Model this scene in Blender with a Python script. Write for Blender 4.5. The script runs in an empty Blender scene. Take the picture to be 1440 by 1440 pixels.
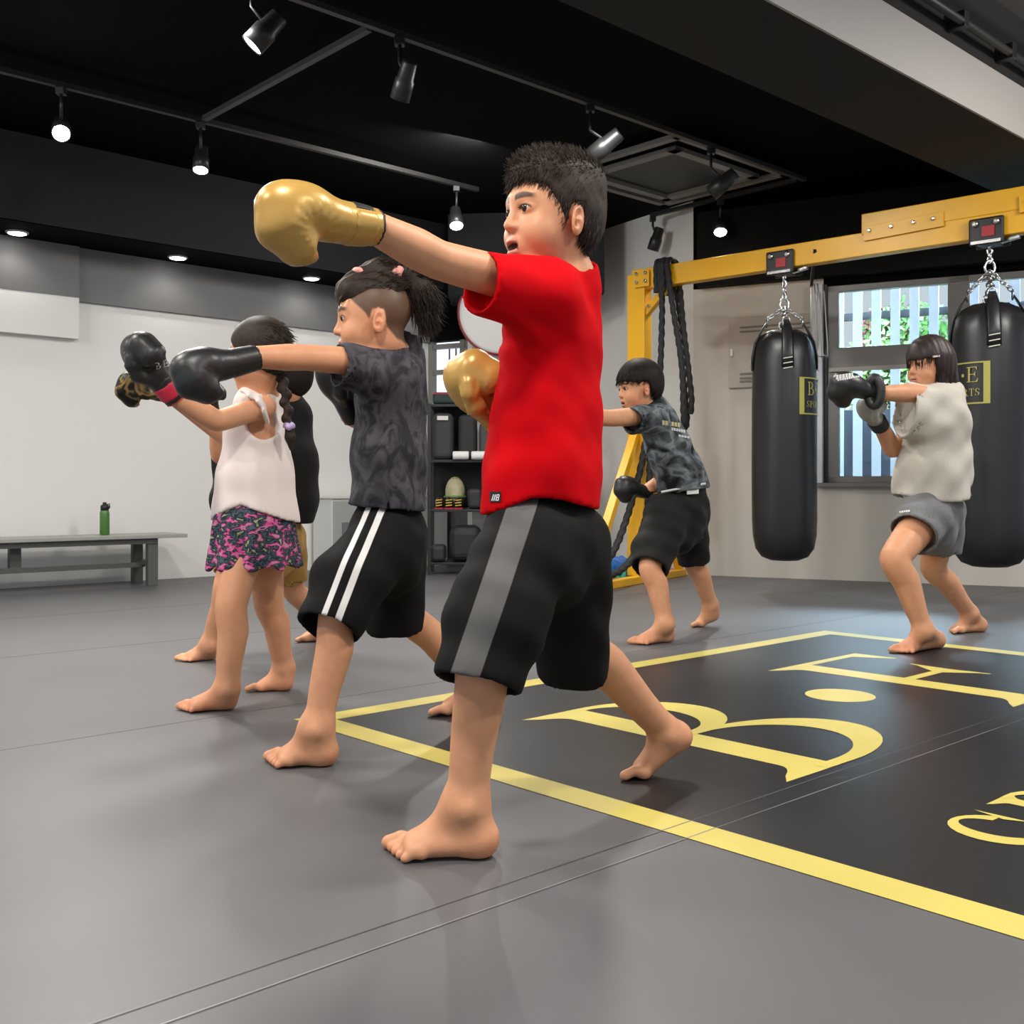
import bpy, bmesh, math, random
import numpy as np
from mathutils import Vector, Matrix
SC = bpy.context.scene
COL = SC.collection
R = math.radians
rnd = random.Random(7)

# ---------------------------------------------------------------- camera, world, lights, exposure
FPX, HOR, CZ = 1500.0, 688.0, 0.70          # focal length in px, horizon row, camera height
cam = bpy.data.cameras.new('camera'); cam_o = bpy.data.objects.new('camera', cam); COL.objects.link(cam_o)
cam.sensor_fit = 'HORIZONTAL'; cam.sensor_width = 36.0; cam.lens = 36.0*FPX/1440.0
cam.shift_y = (HOR-720.0)/1440.0
cam.clip_start = .02; cam.clip_end = 200
cam_o.location = (0, 0, CZ); cam_o.rotation_euler = (R(90), 0, 0)
SC.camera = cam_o
vs = SC.view_settings
vs.view_transform = 'Standard'; vs.look = 'None'; vs.gamma = 1.0; vs.exposure = 0.0; vs.use_curve_mapping = False

world = bpy.data.worlds.new('sky'); SC.world = world; world.use_nodes = True
wn = world.node_tree.nodes; wn.clear()
bg = wn.new('ShaderNodeBackground'); wo = wn.new('ShaderNodeOutputWorld')
bg.inputs[0].default_value = (.80, .88, 1.0, 1); bg.inputs[1].default_value = .85
world.node_tree.links.new(bg.outputs[0], wo.inputs[0])

YAW = R(47.4)
UX, UY = math.sin(YAW), math.cos(YAW)
def uv(U, V, z=0.0):                          # room axes -> world
    return Vector((U*UX - V*UY, U*UY + V*UX, z))
def P(px, py, d):                             # a point of the photo at depth d -> world
    return Vector(((px-720.0)/FPX*d, d, CZ-(py-HOR)/FPX*d))
def G(px, py):                                # a point of the photo on the floor
    return P(px, py, CZ*FPX/(py-HOR))
def area(name, loc, size, power, color=(1, .96, .9), target=None, shape='DISK', sy=None):
    l = bpy.data.lights.new(name, 'AREA'); l.shape = shape; l.size = size
    if sy: l.size_y = sy
    l.energy = power; l.color = color
    o = bpy.data.objects.new(name, l); COL.objects.link(o); o.location = loc
    d = (Vector(target) if target else Vector(loc)-Vector((0, 0, 1)))-Vector(loc)
    o.rotation_euler = d.to_track_quat('-Z', 'Y').to_euler()
    return o
# added light without fixtures for unseen gym lamps; lamps in view have builders below
for i, (U, V, z, pw) in enumerate([(.2, .9, 2.85, 55), (2.6, .6, 2.85, 50), (.2, 3.6, 2.9, 48), (2.0, 4.6, 2.92, 52), (-1.2, 2.2, 2.85, 40), (3.6, 2.0, 2.62, 0), (5.2, .9, 2.85, 42), (4.3, 3.9, 2.85, 40), (-.4, 6.6, 2.9, 34), (1.6, -1.2, 2.8, 40)]):
    if pw: area('ceiling_fill_light', uv(U, V, z), .34, pw*1.15)
area('ceiling_fill_light', uv(-1.5, 5.2, 2.9), .5, 48, target=uv(3.2, 7.9, 1.0))  # added wash to brighten the left wall
area('ceiling_fill_light', uv(4.6, 5.4, 2.95), .4, 30, target=uv(5.0, 7.9, 1.0))  # second added wash on the left wall, without a fixture
area('ceiling_fill_light', uv(5.5, .3, 2.9), .4, 34, target=uv(6.4, 2.4, 2.7))  # added to brighten the pale side of the beam
# ---------------------------------------------------------------- materials
MATS = {}
def mat(name, color, rough=.5, metal=0, bump=None, noise=None, sub=0, spec=.5, emit=None, coat=0, sheen=0, attr=None):
    if name in MATS: return MATS[name]
    m = bpy.data.materials.new(name); m.use_nodes = True; nt = m.node_tree; N = nt.nodes; L = nt.links
    b = N['Principled BSDF']
    c = tuple(color)+(1,) if len(color) == 3 else color
    b.inputs['Base Color'].default_value = c
    b.inputs['Roughness'].default_value = rough; b.inputs['Metallic'].default_value = metal
    b.inputs['Specular IOR Level'].default_value = spec
    if sub:
        b.inputs['Subsurface Weight'].default_value = sub
        b.inputs['Subsurface Radius'].default_value = (.012, .005, .003)
        b.inputs['Subsurface Scale'].default_value = 1.0
    if coat: b.inputs['Coat Weight'].default_value = coat; b.inputs['Coat Roughness'].default_value = .25
    if sheen: b.inputs['Sheen Weight'].default_value = sheen; b.inputs['Sheen Roughness'].default_value = .5
    if emit:
        b.inputs['Emission Color'].default_value = tuple(emit[:3])+(1,); b.inputs['Emission Strength'].default_value = emit[3]
    tc = N.new('ShaderNodeTexCoord')
    src = None
    if attr:
        a = N.new('ShaderNodeAttribute'); a.attribute_name = attr; src = a.outputs['Color']
    if noise:                                  # (scale, amount, stretch)
        t = N.new('ShaderNodeTexNoise'); t.inputs['Scale'].default_value = noise[0]; t.inputs['Detail'].default_value = 4
        if len(noise) > 2:
            mp = N.new('ShaderNodeMapping'); mp.inputs['Scale'].default_value = noise[2]; L.new(tc.outputs['Object'], mp.inputs[0]); L.new(mp.outputs[0], t.inputs[0])
        else: L.new(tc.outputs['Object'], t.inputs[0])
        r = N.new('ShaderNodeMapRange'); r.inputs[1].default_value = .3; r.inputs[2].default_value = .7
        r.inputs[3].default_value = 1-noise[1]; r.inputs[4].default_value = 1+noise[1]; L.new(t.outputs[0], r.inputs[0])
        mx = N.new('ShaderNodeMix'); mx.data_type = 'RGBA'; mx.blend_type = 'MULTIPLY'; mx.inputs[0].default_value = 1
        if src: L.new(src, mx.inputs[6])
        else: mx.inputs[6].default_value = c
        L.new(r.outputs[0], mx.inputs[7]); src = mx.outputs[2]
    if src: L.new(src, b.inputs['Base Color'])
    if bump:                                   # (scale, strength, distance, stretch)
        t = N.new('ShaderNodeTexNoise'); t.inputs['Scale'].default_value = bump[0]; t.inputs['Detail'].default_value = 5
        if len(bump) > 3:
            mp = N.new('ShaderNodeMapping'); mp.inputs['Scale'].default_value = bump[3]; L.new(tc.outputs['Object'], mp.inputs[0]); L.new(mp.outputs[0], t.inputs[0])
        else: L.new(tc.outputs['Object'], t.inputs[0])
        bp = N.new('ShaderNodeBump'); bp.inputs['Strength'].default_value = bump[1]; bp.inputs['Distance'].default_value = bump[2]
        L.new(t.outputs[0], bp.inputs['Height']); L.new(bp.outputs[0], b.inputs['Normal'])
    MATS[name] = m
    return m
def srgb(r, g, b):
    f = lambda c: (c/255/12.92 if c/255 <= .04045 else ((c/255+.055)/1.055)**2.4)
    return (f(r), f(g), f(b))

# ---------------------------------------------------------------- mesh helpers
class MB:
    def __init__(s): s.v = []; s.f = []; s.sm = []
    def add(s, vs, fs, smooth=False):
        n = len(s.v); s.v += [tuple(v) for v in vs]; s.f += [tuple(i+n for i in f) for f in fs]; s.sm += [smooth]*len(fs); return s
    def hexa(s, p):                           # 8 corners: bottom 4 ccw, top 4
        return s.add(p, [(3, 2, 1, 0), (4, 5, 6, 7), (0, 1, 5, 4), (1, 2, 6, 5), (2, 3, 7, 6), (3, 0, 4, 7)])
    def box(s, c, sx, sy, sz, rz=0):          # centre, full sizes, turned about z
        c = Vector(c); ca, sa = math.cos(rz), math.sin(rz); p = []
        for z in (-sz/2, sz/2):
            for x, y in ((-sx/2, -sy/2), (sx/2, -sy/2), (sx/2, sy/2), (-sx/2, sy/2)):
                p.append(c+Vector((x*ca-y*sa, x*sa+y*ca, z)))
        return s.hexa(p)
    def bar(s, a, b, w, h, up=(0, 0, 1)):     # rectangular bar from a to b
        a = Vector(a); b = Vector(b); t = (b-a).normalized(); x = t.cross(Vector(up))
        if x.length < 1e-4: x = t.cross(Vector((1, 0, 0)))
        x.normalize(); y = x.cross(t)
        q = [(-w/2, -h/2), (w/2, -h/2), (w/2, h/2), (-w/2, h/2)]
        return s.hexa([a+x*i+y*j for i, j in q]+[b+x*i+y*j for i, j in q])
    def tube(s, pts, r, n=10, caps=True, flat=1.0, up=None):
        pts = [Vector(p) for p in pts]; rs = r if isinstance(r, (list, tuple)) else [r]*len(pts)
        vs = []; fs = []; x = None
        for i, p in enumerate(pts):
            t = (pts[min(i+1, len(pts)-1)]-pts[max(i-1, 0)]).normalized()
            if x is None:
                x = t.cross(Vector(up)) if up else t.cross(Vector((0, 0, 1)))
                if x.length < 1e-3: x = t.cross(Vector((1, 0, 0)))
            x = (x-t*x.dot(t)).normalized(); y = t.cross(x)
            for k in range(n):
                a = 2*math.pi*k/n; vs.append(p+x*(math.cos(a)*rs[i])+y*(math.sin(a)*rs[i]*flat))
        for i in range(len(pts)-1):
            for k in range(n):
                a, b = i*n+k, i*n+(k+1) % n; fs.append((a, b, b+n, a+n))
        s.add(vs, fs, True)
        if caps:
            n0 = len(s.v)-len(vs)
            s.f += [tuple(n0+k for k in reversed(range(n))), tuple(n0+len(vs)-n+k for k in range(n))]; s.sm += [False, False]
        return s
    def lathe(s, c, prof, n=24, axis=None, xd=None):   # prof: (r, h) along axis from c
        c = Vector(c); z = Vector(axis or (0, 0, 1)).normalized()
        x = z.orthogonal().normalized() if xd is None else Vector(xd).normalized(); y = z.cross(x); vs = []; fs = []
        for r, h in prof:
            for k in range(n):
                a = 2*math.pi*k/n; vs.append(c+z*h+x*(r*math.cos(a))+y*(r*math.sin(a)))
        for i in range(len(prof)-1):
            for k in range(n):
                a, b = i*n+k, i*n+(k+1) % n; fs.append((a, b, b+n, a+n))
        s.add(vs, fs, True)
        n0 = len(s.v)-len(vs)
        s.f += [tuple(n0+k for k in reversed(range(n))), tuple(n0+len(vs)-n+k for k in range(n))]; s.sm += [False, False]
        return s
    def ball(s, c, r, n=16, m=10, rot=None):
        c = Vector(c); r = (r, r, r) if not isinstance(r, (tuple, list)) else r; vs = []; fs = []
        for i in range(m+1):
            t = math.pi*i/m
            for k in range(n):
                a = 2*math.pi*k/n; q = Vector((r[0]*math.sin(t)*math.cos(a), r[1]*math.sin(t)*math.sin(a), -r[2]*math.cos(t)))
                vs.append(c+(rot @ q if rot else q))
        for i in range(m):
            for k in range(n):
                a, b = i*n+k, i*n+(k+1) % n; fs.append((a, b, b+n, a+n))
        return s.add(vs, fs, True)
    def build(s, name, m, parent=None, bevel=0, seg=2):
        me = bpy.data.meshes.new(name); o = bpy.data.objects.new(name, me); COL.objects.link(o)
        off = Vector((0, 0, 0))
        if parent is not None:
            o.parent = parent; q = parent
            while q is not None: off += q.location; q = q.parent
        me.from_pydata([tuple(Vector(v)-off) for v in s.v], [], s.f)
        me.polygons.foreach_set('use_smooth', s.sm)
        for mm in (m if isinstance(m, list) else [m]): me.materials.append(mm)
        bm = bmesh.new(); bm.from_mesh(me)
        bmesh.ops.remove_doubles(bm, verts=bm.verts, dist=1e-6); bmesh.ops.recalc_face_normals(bm, faces=bm.faces); bm.to_mesh(me); bm.free()
        if bevel:
            b = o.modifiers.new('bevel', 'BEVEL'); b.width = bevel; b.segments = seg; b.limit_method = 'ANGLE'; b.angle_limit = R(40)
        return o
def empty(name, loc, label, cat, group=None):
    o = bpy.data.objects.new(name, None); COL.objects.link(o); o.location = loc; o.empty_display_size = .1
    return tag(o, label, cat, group)
def tag(o, label, cat, group=None):
    o['label'] = label; o['category'] = cat
    if group: o['group'] = group
    return o
def struct(o): o['kind'] = 'structure'; return o
def fit(o, loc):                              # move a top-level mesh's origin to loc
    loc = Vector(loc); o.data.transform(Matrix.Translation(-loc)); o.location = loc; return o
# ---------------------------------------------------------------- room shell
M_white = mat('white wall paint', (.73, .72, .695), .6, bump=(60, .05, .002))
M_backlit = mat('backlit window wall', (.60, .565, .50), .6, bump=(60, .05, .002))  # white wall darkened to beige for its backlit shade
M_grey = mat('grey wall paint', (.155, .152, .152), .6)
M_dkgrey = mat('dark grey paint', (.020, .020, .022), .7, spec=.15)
M_black = mat('black ceiling paint', (.0013, .0013, .0018), .9, spec=.08)
M_blackmetal = mat('black powder coat', (.012, .012, .013), .45)
def floor_mat():
    m = mat('grey training mat', (.098, .096, .100), .46, noise=(1.1, .06), bump=(420, .06, .0006))
    nt = m.node_tree; N = nt.nodes; L = nt.links; b = N['Principled BSDF']
    b.inputs['Specular IOR Level'].default_value = .38
    return m
M_floor = floor_mat()
def slab(name, U0, U1, V0, V1, z0, z1, m, bevel=0):
    q = [(U0, V0), (U1, V0), (U1, V1), (U0, V1)]
    o = MB().hexa([uv(a, b, z0) for a, b in q]+[uv(a, b, z1) for a, b in q]).build(name, m, None, bevel)
    return struct(o)
slab('floor', -5, 11, -5, 10, -.06, 0, M_floor)
M_seam = mat('mat joint', (.075, .074, .078), .5)
M_tape = mat('clear joint tape', (.15, .148, .148), .3)
fl = bpy.data.objects['floor']
mb = MB()
for V in (-1.9, -.3, 3.03, 4.69, 6.08, 7.45):
    q = [(-5, V), (9, V), (9, V+.005), (-5, V+.005)]; mb.hexa([uv(a, b, -.002) for a, b in q]+[uv(a, b, .0006) for a, b in q])
jo = mb.build('mat_joint', M_seam, fl); jo['kind'] = 'stuff'
# left wall: white below, grey band above, soffit with downlights, dark beam face
slab('wall_left', -4, 6.25, 7.95, 8.1, 0, 2.08, M_white)
slab('trim_1', -4, 6.25, 7.92, 8.1, 2.08, 2.50, M_grey)
slab('trim_2', -4, 2.95, 7.885, 7.95, 1.80, 2.10, M_white)
slab('trim_3', -4, 2.95, 7.88, 7.92, 2.10, 2.48, M_grey)
slab('wall_soffit', -4, 7.4, 7.40, 8.1, 2.48, 3.2, M_dkgrey)
slab('trim_4', -4, 7.4, 7.41, 8.09, 2.474, 2.48, M_black)
slab('ceiling', -5, 11, 2.6, 8.1, 3.06, 3.2, M_black)
# big beam overhead and the grey ceiling on the near side of it
M_beam = mat('grey beam paint', (.026, .025, .024), .7, spec=.15)
M_beamside = mat('pale beam paint', (.40, .375, .35), .6)
slab('ceiling_beam', -5, 8.2, 2.385, 2.93, 2.6, 3.5, M_beam)
slab('trim_5', -5, 8.2, 2.372, 2.384, 2.598, 2.87, M_beamside)
M_ceil2 = mat('grey slab ceiling', (.16, .15, .15), .7)
slab('ceiling_near', -5, 11, -5, 2.39, 3.25, 3.4, M_ceil2)
# plan of the back and the window wall (x right, y away)
def wallseg(name, a, b, z0, z1, m, t=.12):
    a = Vector((a[0], a[1], 0)); b = Vector((b[0], b[1], 0)); d = (b-a).normalized(); n = Vector((-d.y, d.x, 0))
    if n.y < 0: n = -n
    q = [a, b, b+n*t, a+n*t]
    return struct(MB().hexa([p+Vector((0, 0, z0)) for p in q]+[p+Vector((0, 0, z1)) for p in q]).build(name, m))
def pxd(px, d): return ((px-720)/FPX*d, d)
def RW(px): d = 9.446/(1+.4926*(px-720)/FPX); return pxd(px, d)       # on the window wall
W0 = uv(6.22, 7.95); W0 = (W0.x, W0.y); W1 = pxd(690, 9.72); W2 = pxd(664, 9.3); W3 = pxd(842, 9.75); W4 = RW(975)
wallseg('wall_recess', W0, W1, 0, 1.0, M_grey); wallseg('wall_recess_header', W0, W1, 2.09, 3.1, M_black)
wallseg('wall_back', W2, W3, 0, 3.1, M_white); wallseg('wall_column', W3, W4, 0, 3.1, M_white)
RE = RW(1850)
wallseg('wall_right', W4, RW(1158), 0, 2.33, M_backlit); wallseg('wall_right_top', W4, RW(1158), 2.33, 3.3, M_black)
wallseg('wall_right_below', RW(1158), RE, 0, .725, M_backlit)
wallseg('wall_right_above', RW(1158), RE, 2.27, 3.3, M_black)
rwd = (Vector((RE[0], RE[1], 0))-Vector((W4[0], W4[1], 0))).normalized(); rwn = Vector((rwd.y, -rwd.x, 0))
if rwn.y > 0: rwn = -rwn                       # towards the room
def rw(px, z, off=0.0):
    p = RW(px); return Vector((p[0], p[1], z))+rwn*off
RZ = math.atan2(rwd.y, rwd.x)
# black bulkhead over the window
a, b = rw(985, 0, .004), rw(1850, 0, .004)
q = [a, b, b+rwn*.10, a+rwn*.10]
struct(MB().hexa([p+Vector((0, 0, 2.33)) for p in q]+[p+Vector((0, 0, 2.93)) for p in q]).build('ceiling_bulkhead', mat('black bulkhead', (.007, .007, .007), .7, spec=.1)))
a, b = Vector(P(630, HOR, 9.15)), Vector(P(850, HOR, 9.02))
q = [Vector((p.x, p.y, 0)) for p in (a, b, b+Vector((0, .16, 0)), a+Vector((0, .6, 0)))]
struct(MB().hexa([p+Vector((0, 0, 2.37)) for p in q]+[p+Vector((0, 0, 3.06)) for p in q]).build('ceiling_drop', M_dkgrey))
# small window far back in the recess
M_winframe = mat('window aluminium', (.20, .19, .18), .4, metal=.3)
M_sky = mat('bright overcast outside', (.9, .95, 1), 1, emit=(.9, .95, 1, 1.5))
a, b = Vector((W0[0], W0[1], 0)), Vector((W1[0], W1[1], 0)); dd = (b-a).normalized(); nn = Vector((-dd.y, dd.x, 0)); nn = nn if nn.y > 0 else -nn
def rc(t, z, off=0): return a+dd*t+nn*off+Vector((0, 0, z))
wl = (b-a).length
wr = struct(MB().hexa([rc(.02, 1.0, .02), rc(wl, 1.0, .02), rc(wl, 1.0, .09), rc(.02, 1.0, .09), rc(.02, 1.03, .02), rc(wl, 1.03, .02), rc(wl, 1.03, .09), rc(.02, 1.03, .09)]).build('window_1', M_winframe))
f = MB()
for t in (.03, .38, wl-.08): f.bar(rc(t, 1.0, .05), rc(t, 2.09, .05), .07, .05, dd)
for z in (1.06, 1.42, 1.80, 2.04): f.bar(rc(0, z, .05), rc(wl, z, .05), .05, .045)
f.build('window_frame', M_winframe, wr)
f = MB()
for k in range(9): t = .06+k*.075; f.bar(rc(t, 1.0, .3), rc(t, 2.09, .3), .012, .012, dd)
f.build('window_grille', mat('dark bars', (.08, .08, .08), .5), wr)
MB().hexa([rc(-.3, .9, .6), rc(wl+.4, .9, .6), rc(wl+.4, .9, .62), rc(-.3, .9, .62), rc(-.3, 2.3, .6), rc(wl+.4, 2.3, .6), rc(wl+.4, 2.3, .62), rc(-.3, 2.3, .62)]).build('outside_light', mat('white overcast light', (.9, .95, 1), 1, emit=(.92, .96, 1, .9)), wr)
MB().hexa([rc(-.3, .0, .31), rc(wl+.4, .0, .31), rc(wl+.4, .0, .32), rc(-.3, .0, .32), rc(-.3, 1.25, .31), rc(wl+.4, 1.25, .31), rc(wl+.4, 1.25, .32), rc(-.3, 1.25, .32)]).build('outside_wall', mat('dim outside wall', (.16, .18, .18), .8), wr)
# main window: two lights with a transom, jamb strip, sill
win = struct(MB().bar(rw(1150, .735, .01), rw(1850, .735, .01), .15, .03).build('window_2', M_winframe))
f = MB()
for px, w in ((1171, .085), (1348, .15), (1560, .15)): f.bar(rw(px, .75, -.05), rw(px, 2.27, -.05), .08, w, rwd)
for z, h in ((.775, .05), (1.705, .17), (2.245, .05)): f.bar(rw(1160, z, -.045), rw(1850, z, -.045), .07, h)
f.build('window_frame', M_winframe, win, .004)
MB().bar(rw(1166, 1.62, -.0), rw(1850, 1.62, -.0), .03, .03).build('transom_rail', mat('pale rail', (.45, .42, .38), .5), win)
MB().bar(rw(1150, .73, .03), rw(1150, 2.28, .03), .07, .09, rwd).build('window_jamb', mat('pale jamb', (.62, .64, .68), .4), win, .004)
MB().bar(rw(1161, .73, .0), rw(1161, 2.28, .0), .03, .025, rwd).build('jamb_gasket', M_blackmetal, win)
def glass():
    m = bpy.data.materials.new('window glass'); m.use_nodes = True; nt = m.node_tree; nt.nodes.clear()
    t = nt.nodes.new('ShaderNodeBsdfTransparent'); g = nt.nodes.new('ShaderNodeBsdfGlossy'); g.inputs['Roughness'].default_value = .02
    fr = nt.nodes.new('ShaderNodeFresnel'); fr.inputs[0].default_value = 1.45; x = nt.nodes.new('ShaderNodeMixShader'); o = nt.nodes.new('ShaderNodeOutputMaterial')
    t.inputs[0].default_value = (.93, .96, .95, 1)
    nt.links.new(fr.outputs[0], x.inputs[0]); nt.links.new(t.outputs[0], x.inputs[1]); nt.links.new(g.outputs[0], x.inputs[2]); nt.links.new(x.outputs[0], o.inputs[0]); return m
M_glass = glass()
MB().bar(rw(1175, 1.24, -.06), rw(1850, 1.24, -.06), .006, .95).build('window_pane', M_glass, win)
MB().bar(rw(1175, 2.0, -.05), rw(1850, 2.0, -.05), .006, .5).build('window_pane', M_glass, win)
# outside: white slat fence, bushes, dark ground
M_slat = mat('white fence slat', (.56, .64, .76), .5)
fence = empty('slat_fence', rw(1400, 0, -.8), 'white vertical slat fence outside the big window', 'fence')
sl = MB()
for k in range(28):
    p = rw(1130, 0, -.75)+rwd*(k*.148)
    MB().bar(p+Vector((0, 0, .05)), p+Vector((0, 0, 2.9)), .02, .072, rwd).build('slat', M_slat, fence)
for z in (.15, 2.14): MB().bar(rw(1090, z, -.79), rw(1980, z, -.79), .04, .06).build('fence_rail', mat('fence rail', (.035, .04, .045), .6), fence)
def bush(name, c, r, n, mats, label, seed):
    rr = random.Random(seed); e = empty(name, (c[0], c[1], 0), label, 'bush'); c = Vector(c)
    MB().tube([(c.x, c.y, 0), (c.x+.03, c.y, c.z*.5), (c.x, c.y+.02, c.z)], [.03, .025, .012], 8).build('stem', mat('bush stem', (.08, .05, .03), .8), e)
    for mi, m in enumerate(mats):
        mb = MB()
        for k in range(n//len(mats)):
            while True:
                q = Vector((rr.uniform(-1, 1), rr.uniform(-1, 1), rr.uniform(-1, 1)))
                if .2 < q.length < 1: break
            p = c+Vector((q.x*r[0], q.y*r[1], q.z*r[2])); s = rr.uniform(.045, .085)
            t = Vector((rr.uniform(-1, 1), rr.uniform(-1, 1), rr.uniform(-.6, .8))).normalized(); x = t.orthogonal().normalized()*s*.42
            mb.add([p, p+t*s*.5+x, p+t*s, p+t*s*.5-x], [(0, 1, 2, 3)])
        o = mb.build('foliage', m, e); o['kind'] = 'stuff'
M_leaf = mat('green leaves', (.16, .36, .08), .5, noise=(6, .4)); M_leaf2 = mat('light green leaves', (.36, .55, .22), .5); M_red = mat('reddish leaves', (.45, .10, .13), .5)
for i, (px, z, r, mm, lb) in enumerate([(1255, 1.62, (.55, .35, .75), [M_leaf, M_leaf2, M_leaf2], 'green leafy bush behind the white slats'),
                                    (1205, 1.95, (.22, .2, .35), [M_red, M_leaf2], 'small reddish shrub left of the green bush outside'),
                                    (1420, 1.75, (.5, .3, .45), [M_red, M_leaf, M_leaf2], 'red and green shrub outside behind the right heavy bag'),
                                    (1550, 1.5, (.5, .3, .6), [M_leaf2, M_leaf], 'pale green shrub at the right end outside')]):
    p = rw(px, z, -1.5); bush('bush', p, r, 4200, mm, lb, 40+i)
# dark louvred wall low outside, behind the slats
lw = MB()
for k in range(26): z = .1+k*.05; lw.bar(rw(1080, z, -1.0), rw(1800, z, -1.0), .03 if k % 2 else .024, .051)
struct(lw.build('wall_outside', mat('dark louvre', (.035, .045, .06), .5)))
struct(MB().bar(rw(1000, -.04, -2.2), rw(2100, -.04, -2.2), 4, .05).build('ground_outside', mat('outside ground', (.2, .2, .19), .9)))
# added lamps for daylight: into the window, onto the slats, onto the bushes
area('daylight_fill', rw(1400, 2.80, -.92), 4.2, 1900, (.62, .80, 1), target=rw(1330, .6, 4.0), shape='RECTANGLE', sy=.45)
area('daylight_fill', rw(1420, 2.75, -.22), 3.6, 16, (.85, .93, 1), target=rw(1420, 1.4, -1.6), shape='RECTANGLE', sy=.3)  # added above the window head to brighten the slats
area('daylight_fill', rw(1420, 3.3, -1.0), 3.6, 28, (.95, .98, 1), target=rw(1400, 1.5, -1.7), shape='RECTANGLE', sy=.4)  # added over the bushes to brighten the leaves
# ---------------------------------------------------------------- lettering (strips with thick and thin strokes)
def arc(cx, cy, rx, ry, a0, a1, n=24): return [(cx+rx*math.cos(R(a0+(a1-a0)*i/n)), cy+ry*math.sin(R(a0+(a1-a0)*i/n))) for i in range(n+1)]
def ribbon(outer, inner):                     # two polylines of one length -> quads
    return [(outer[i], outer[i+1], inner[i+1], inner[i]) for i in range(len(outer)-1)]
def rect(x0, y0, x1, y1, n=1):
    return [((x0+(x1-x0)*i/n, y0), (x0+(x1-x0)*(i+1)/n, y0), (x0+(x1-x0)*(i+1)/n, y1), (x0+(x1-x0)*i/n, y1)) for i in range(n)]
def stem(x0, x1, y0=0., y1=1., sx=.10, sl=True, sr=True):   # stem with flared serifs
    q = rect(x0, y0, x1, y1); c = .09
    for yb, s in ((y0, 1), (y1, -1)):
        for k in range(5):
            f0, f1 = k/5, (k+1)/5; g = lambda f: sx*(1-f)**2.2
            ya, yc = yb+s*(.018+c*f0)*(1 if k else 0), yb+s*(.018+c*f1)
            for sd, on in ((-1, sl), (1, sr)):
                if on:
                    xb = x0 if sd < 0 else x1
                    q.append(((xb, ya), (xb+sd*(sx if k == 0 else g(f0)), ya), (xb+sd*g(f1) if k else xb+sd*g(f1), yc), (xb, yc)))
    return q
def glyph(ch):
    if ch == 'B':
        q = stem(.13, .265, sx=.13, sr=False)
        q += ribbon(arc(.30, .745, .315, .255, 90, -90), arc(.28, .75, .195, .215, 90, -90))
        q += rect(.2, .965, .31, 1.); q += rect(.2, .49, .31, .535)
        q += ribbon(arc(.34, .262, .42, .262, 90, -90), arc(.30, .268, .31, .225, 90, -90))
        q += rect(.2, 0, .35, .043); q += rect(.2, .49, .35, .53)
        return q, .80
    if ch == 'E':
        q = stem(.13, .265, sx=.13, sr=False); q += rect(.2, .955, .70, 1.); q += rect(.2, 0, .74, .045); q += rect(.2, .49, .56, .535)
        q += [((.70, 1.), (.71, .80), (.69, .80), (.60, .955)), ((.74, 0), (.79, .24), (.77, .24), (.63, .045))]
        q += [((.56, .49), (.60, .34), (.615, .34), (.60, .5125)), ((.56, .535), (.60, .685), (.615, .685), (.60, .5125)), ((.50, .535), (.60, .66), (.6, .5125), (.5, .5125)), ((.50, .49), (.60, .365), (.6, .5125), (.5, .5125))]
        return q, .82
    if ch == '.': return ribbon(arc(.14, .47, .115, .115, 0, 360), arc(.14, .47, .001, .001, 0, 360)), .28
    if ch == 'S':
        o = arc(.30, .74, .255, .275, 20, 250, 16)+arc(.26, .29, .29, .245, 80, -160, 16)
        i = arc(.31, .765, .135, .205, 20, 235, 16)+arc(.26, .255, .145, .2, 70, -160, 16)
        q = ribbon(o, i); q += [((.50, .80), (.545, .70), (.56, .70), (.56, 1.0)), ((.02, .0), (.005, .30), (.02, .30), (.07, .17))]
        return q, .60
    if ch in 'PR':
        q = stem(.12, .25, sx=.12); q += ribbon(arc(.30, .735, .30, .265, 90, -90), arc(.28, .745, .175, .215, 90, -90)); q += rect(.2, .96, .31, 1.); q += rect(.2, .47, .31, .53)
        if ch == 'R': q += [((.28, .50), (.42, .52), (.72, .03), (.56, .03)), ((.56, 0), (.56, .03), (.80, .03), (.80, 0))]
        return q, .66 if ch == 'P' else .82
    if ch == 'O': return ribbon(arc(.40, .5, .38, .515, 0, 360, 36), arc(.40, .5, .235, .475, 0, 360, 36)), .82
    if ch == 'T':
        q = stem(.29, .42, sx=.1); q += rect(.04, .95, .67, 1.); q += [((.04, 1), (.02, .74), (.04, .74), (.11, .95)), ((.67, 1), (.69, .74), (.67, .74), (.60, .95))]
        return q, .73
def text_quads(s, h, gap=.05):
    x = 0; out = []
    for ch in s:
        if ch == ' ': x += .3*h; continue
        q, w = glyph(ch); out.append((x, [[(x+a*h, b*h) for a, b in f] for f in q], w*h)); x += (w+gap)*h
    return out, x-gap*h
def flat_letter(name, quads, fn, m, parent, sub=1):
    mb = MB()
    for i, f in enumerate(quads):
        p = [Vector(fn(*c))+Vector((0, 0, i*1.2e-5 if name.startswith('letter') else 0)) for c in f]
        if name.startswith('letter') and (p[1]-p[0]).cross(p[2]-p[0]).z+(p[2]-p[0]).cross(p[3]-p[0]).z < 0: p.reverse()
        mb.add(p, [(0, 1, 2, 3)])
    return mb.build(name, m, parent)

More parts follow.
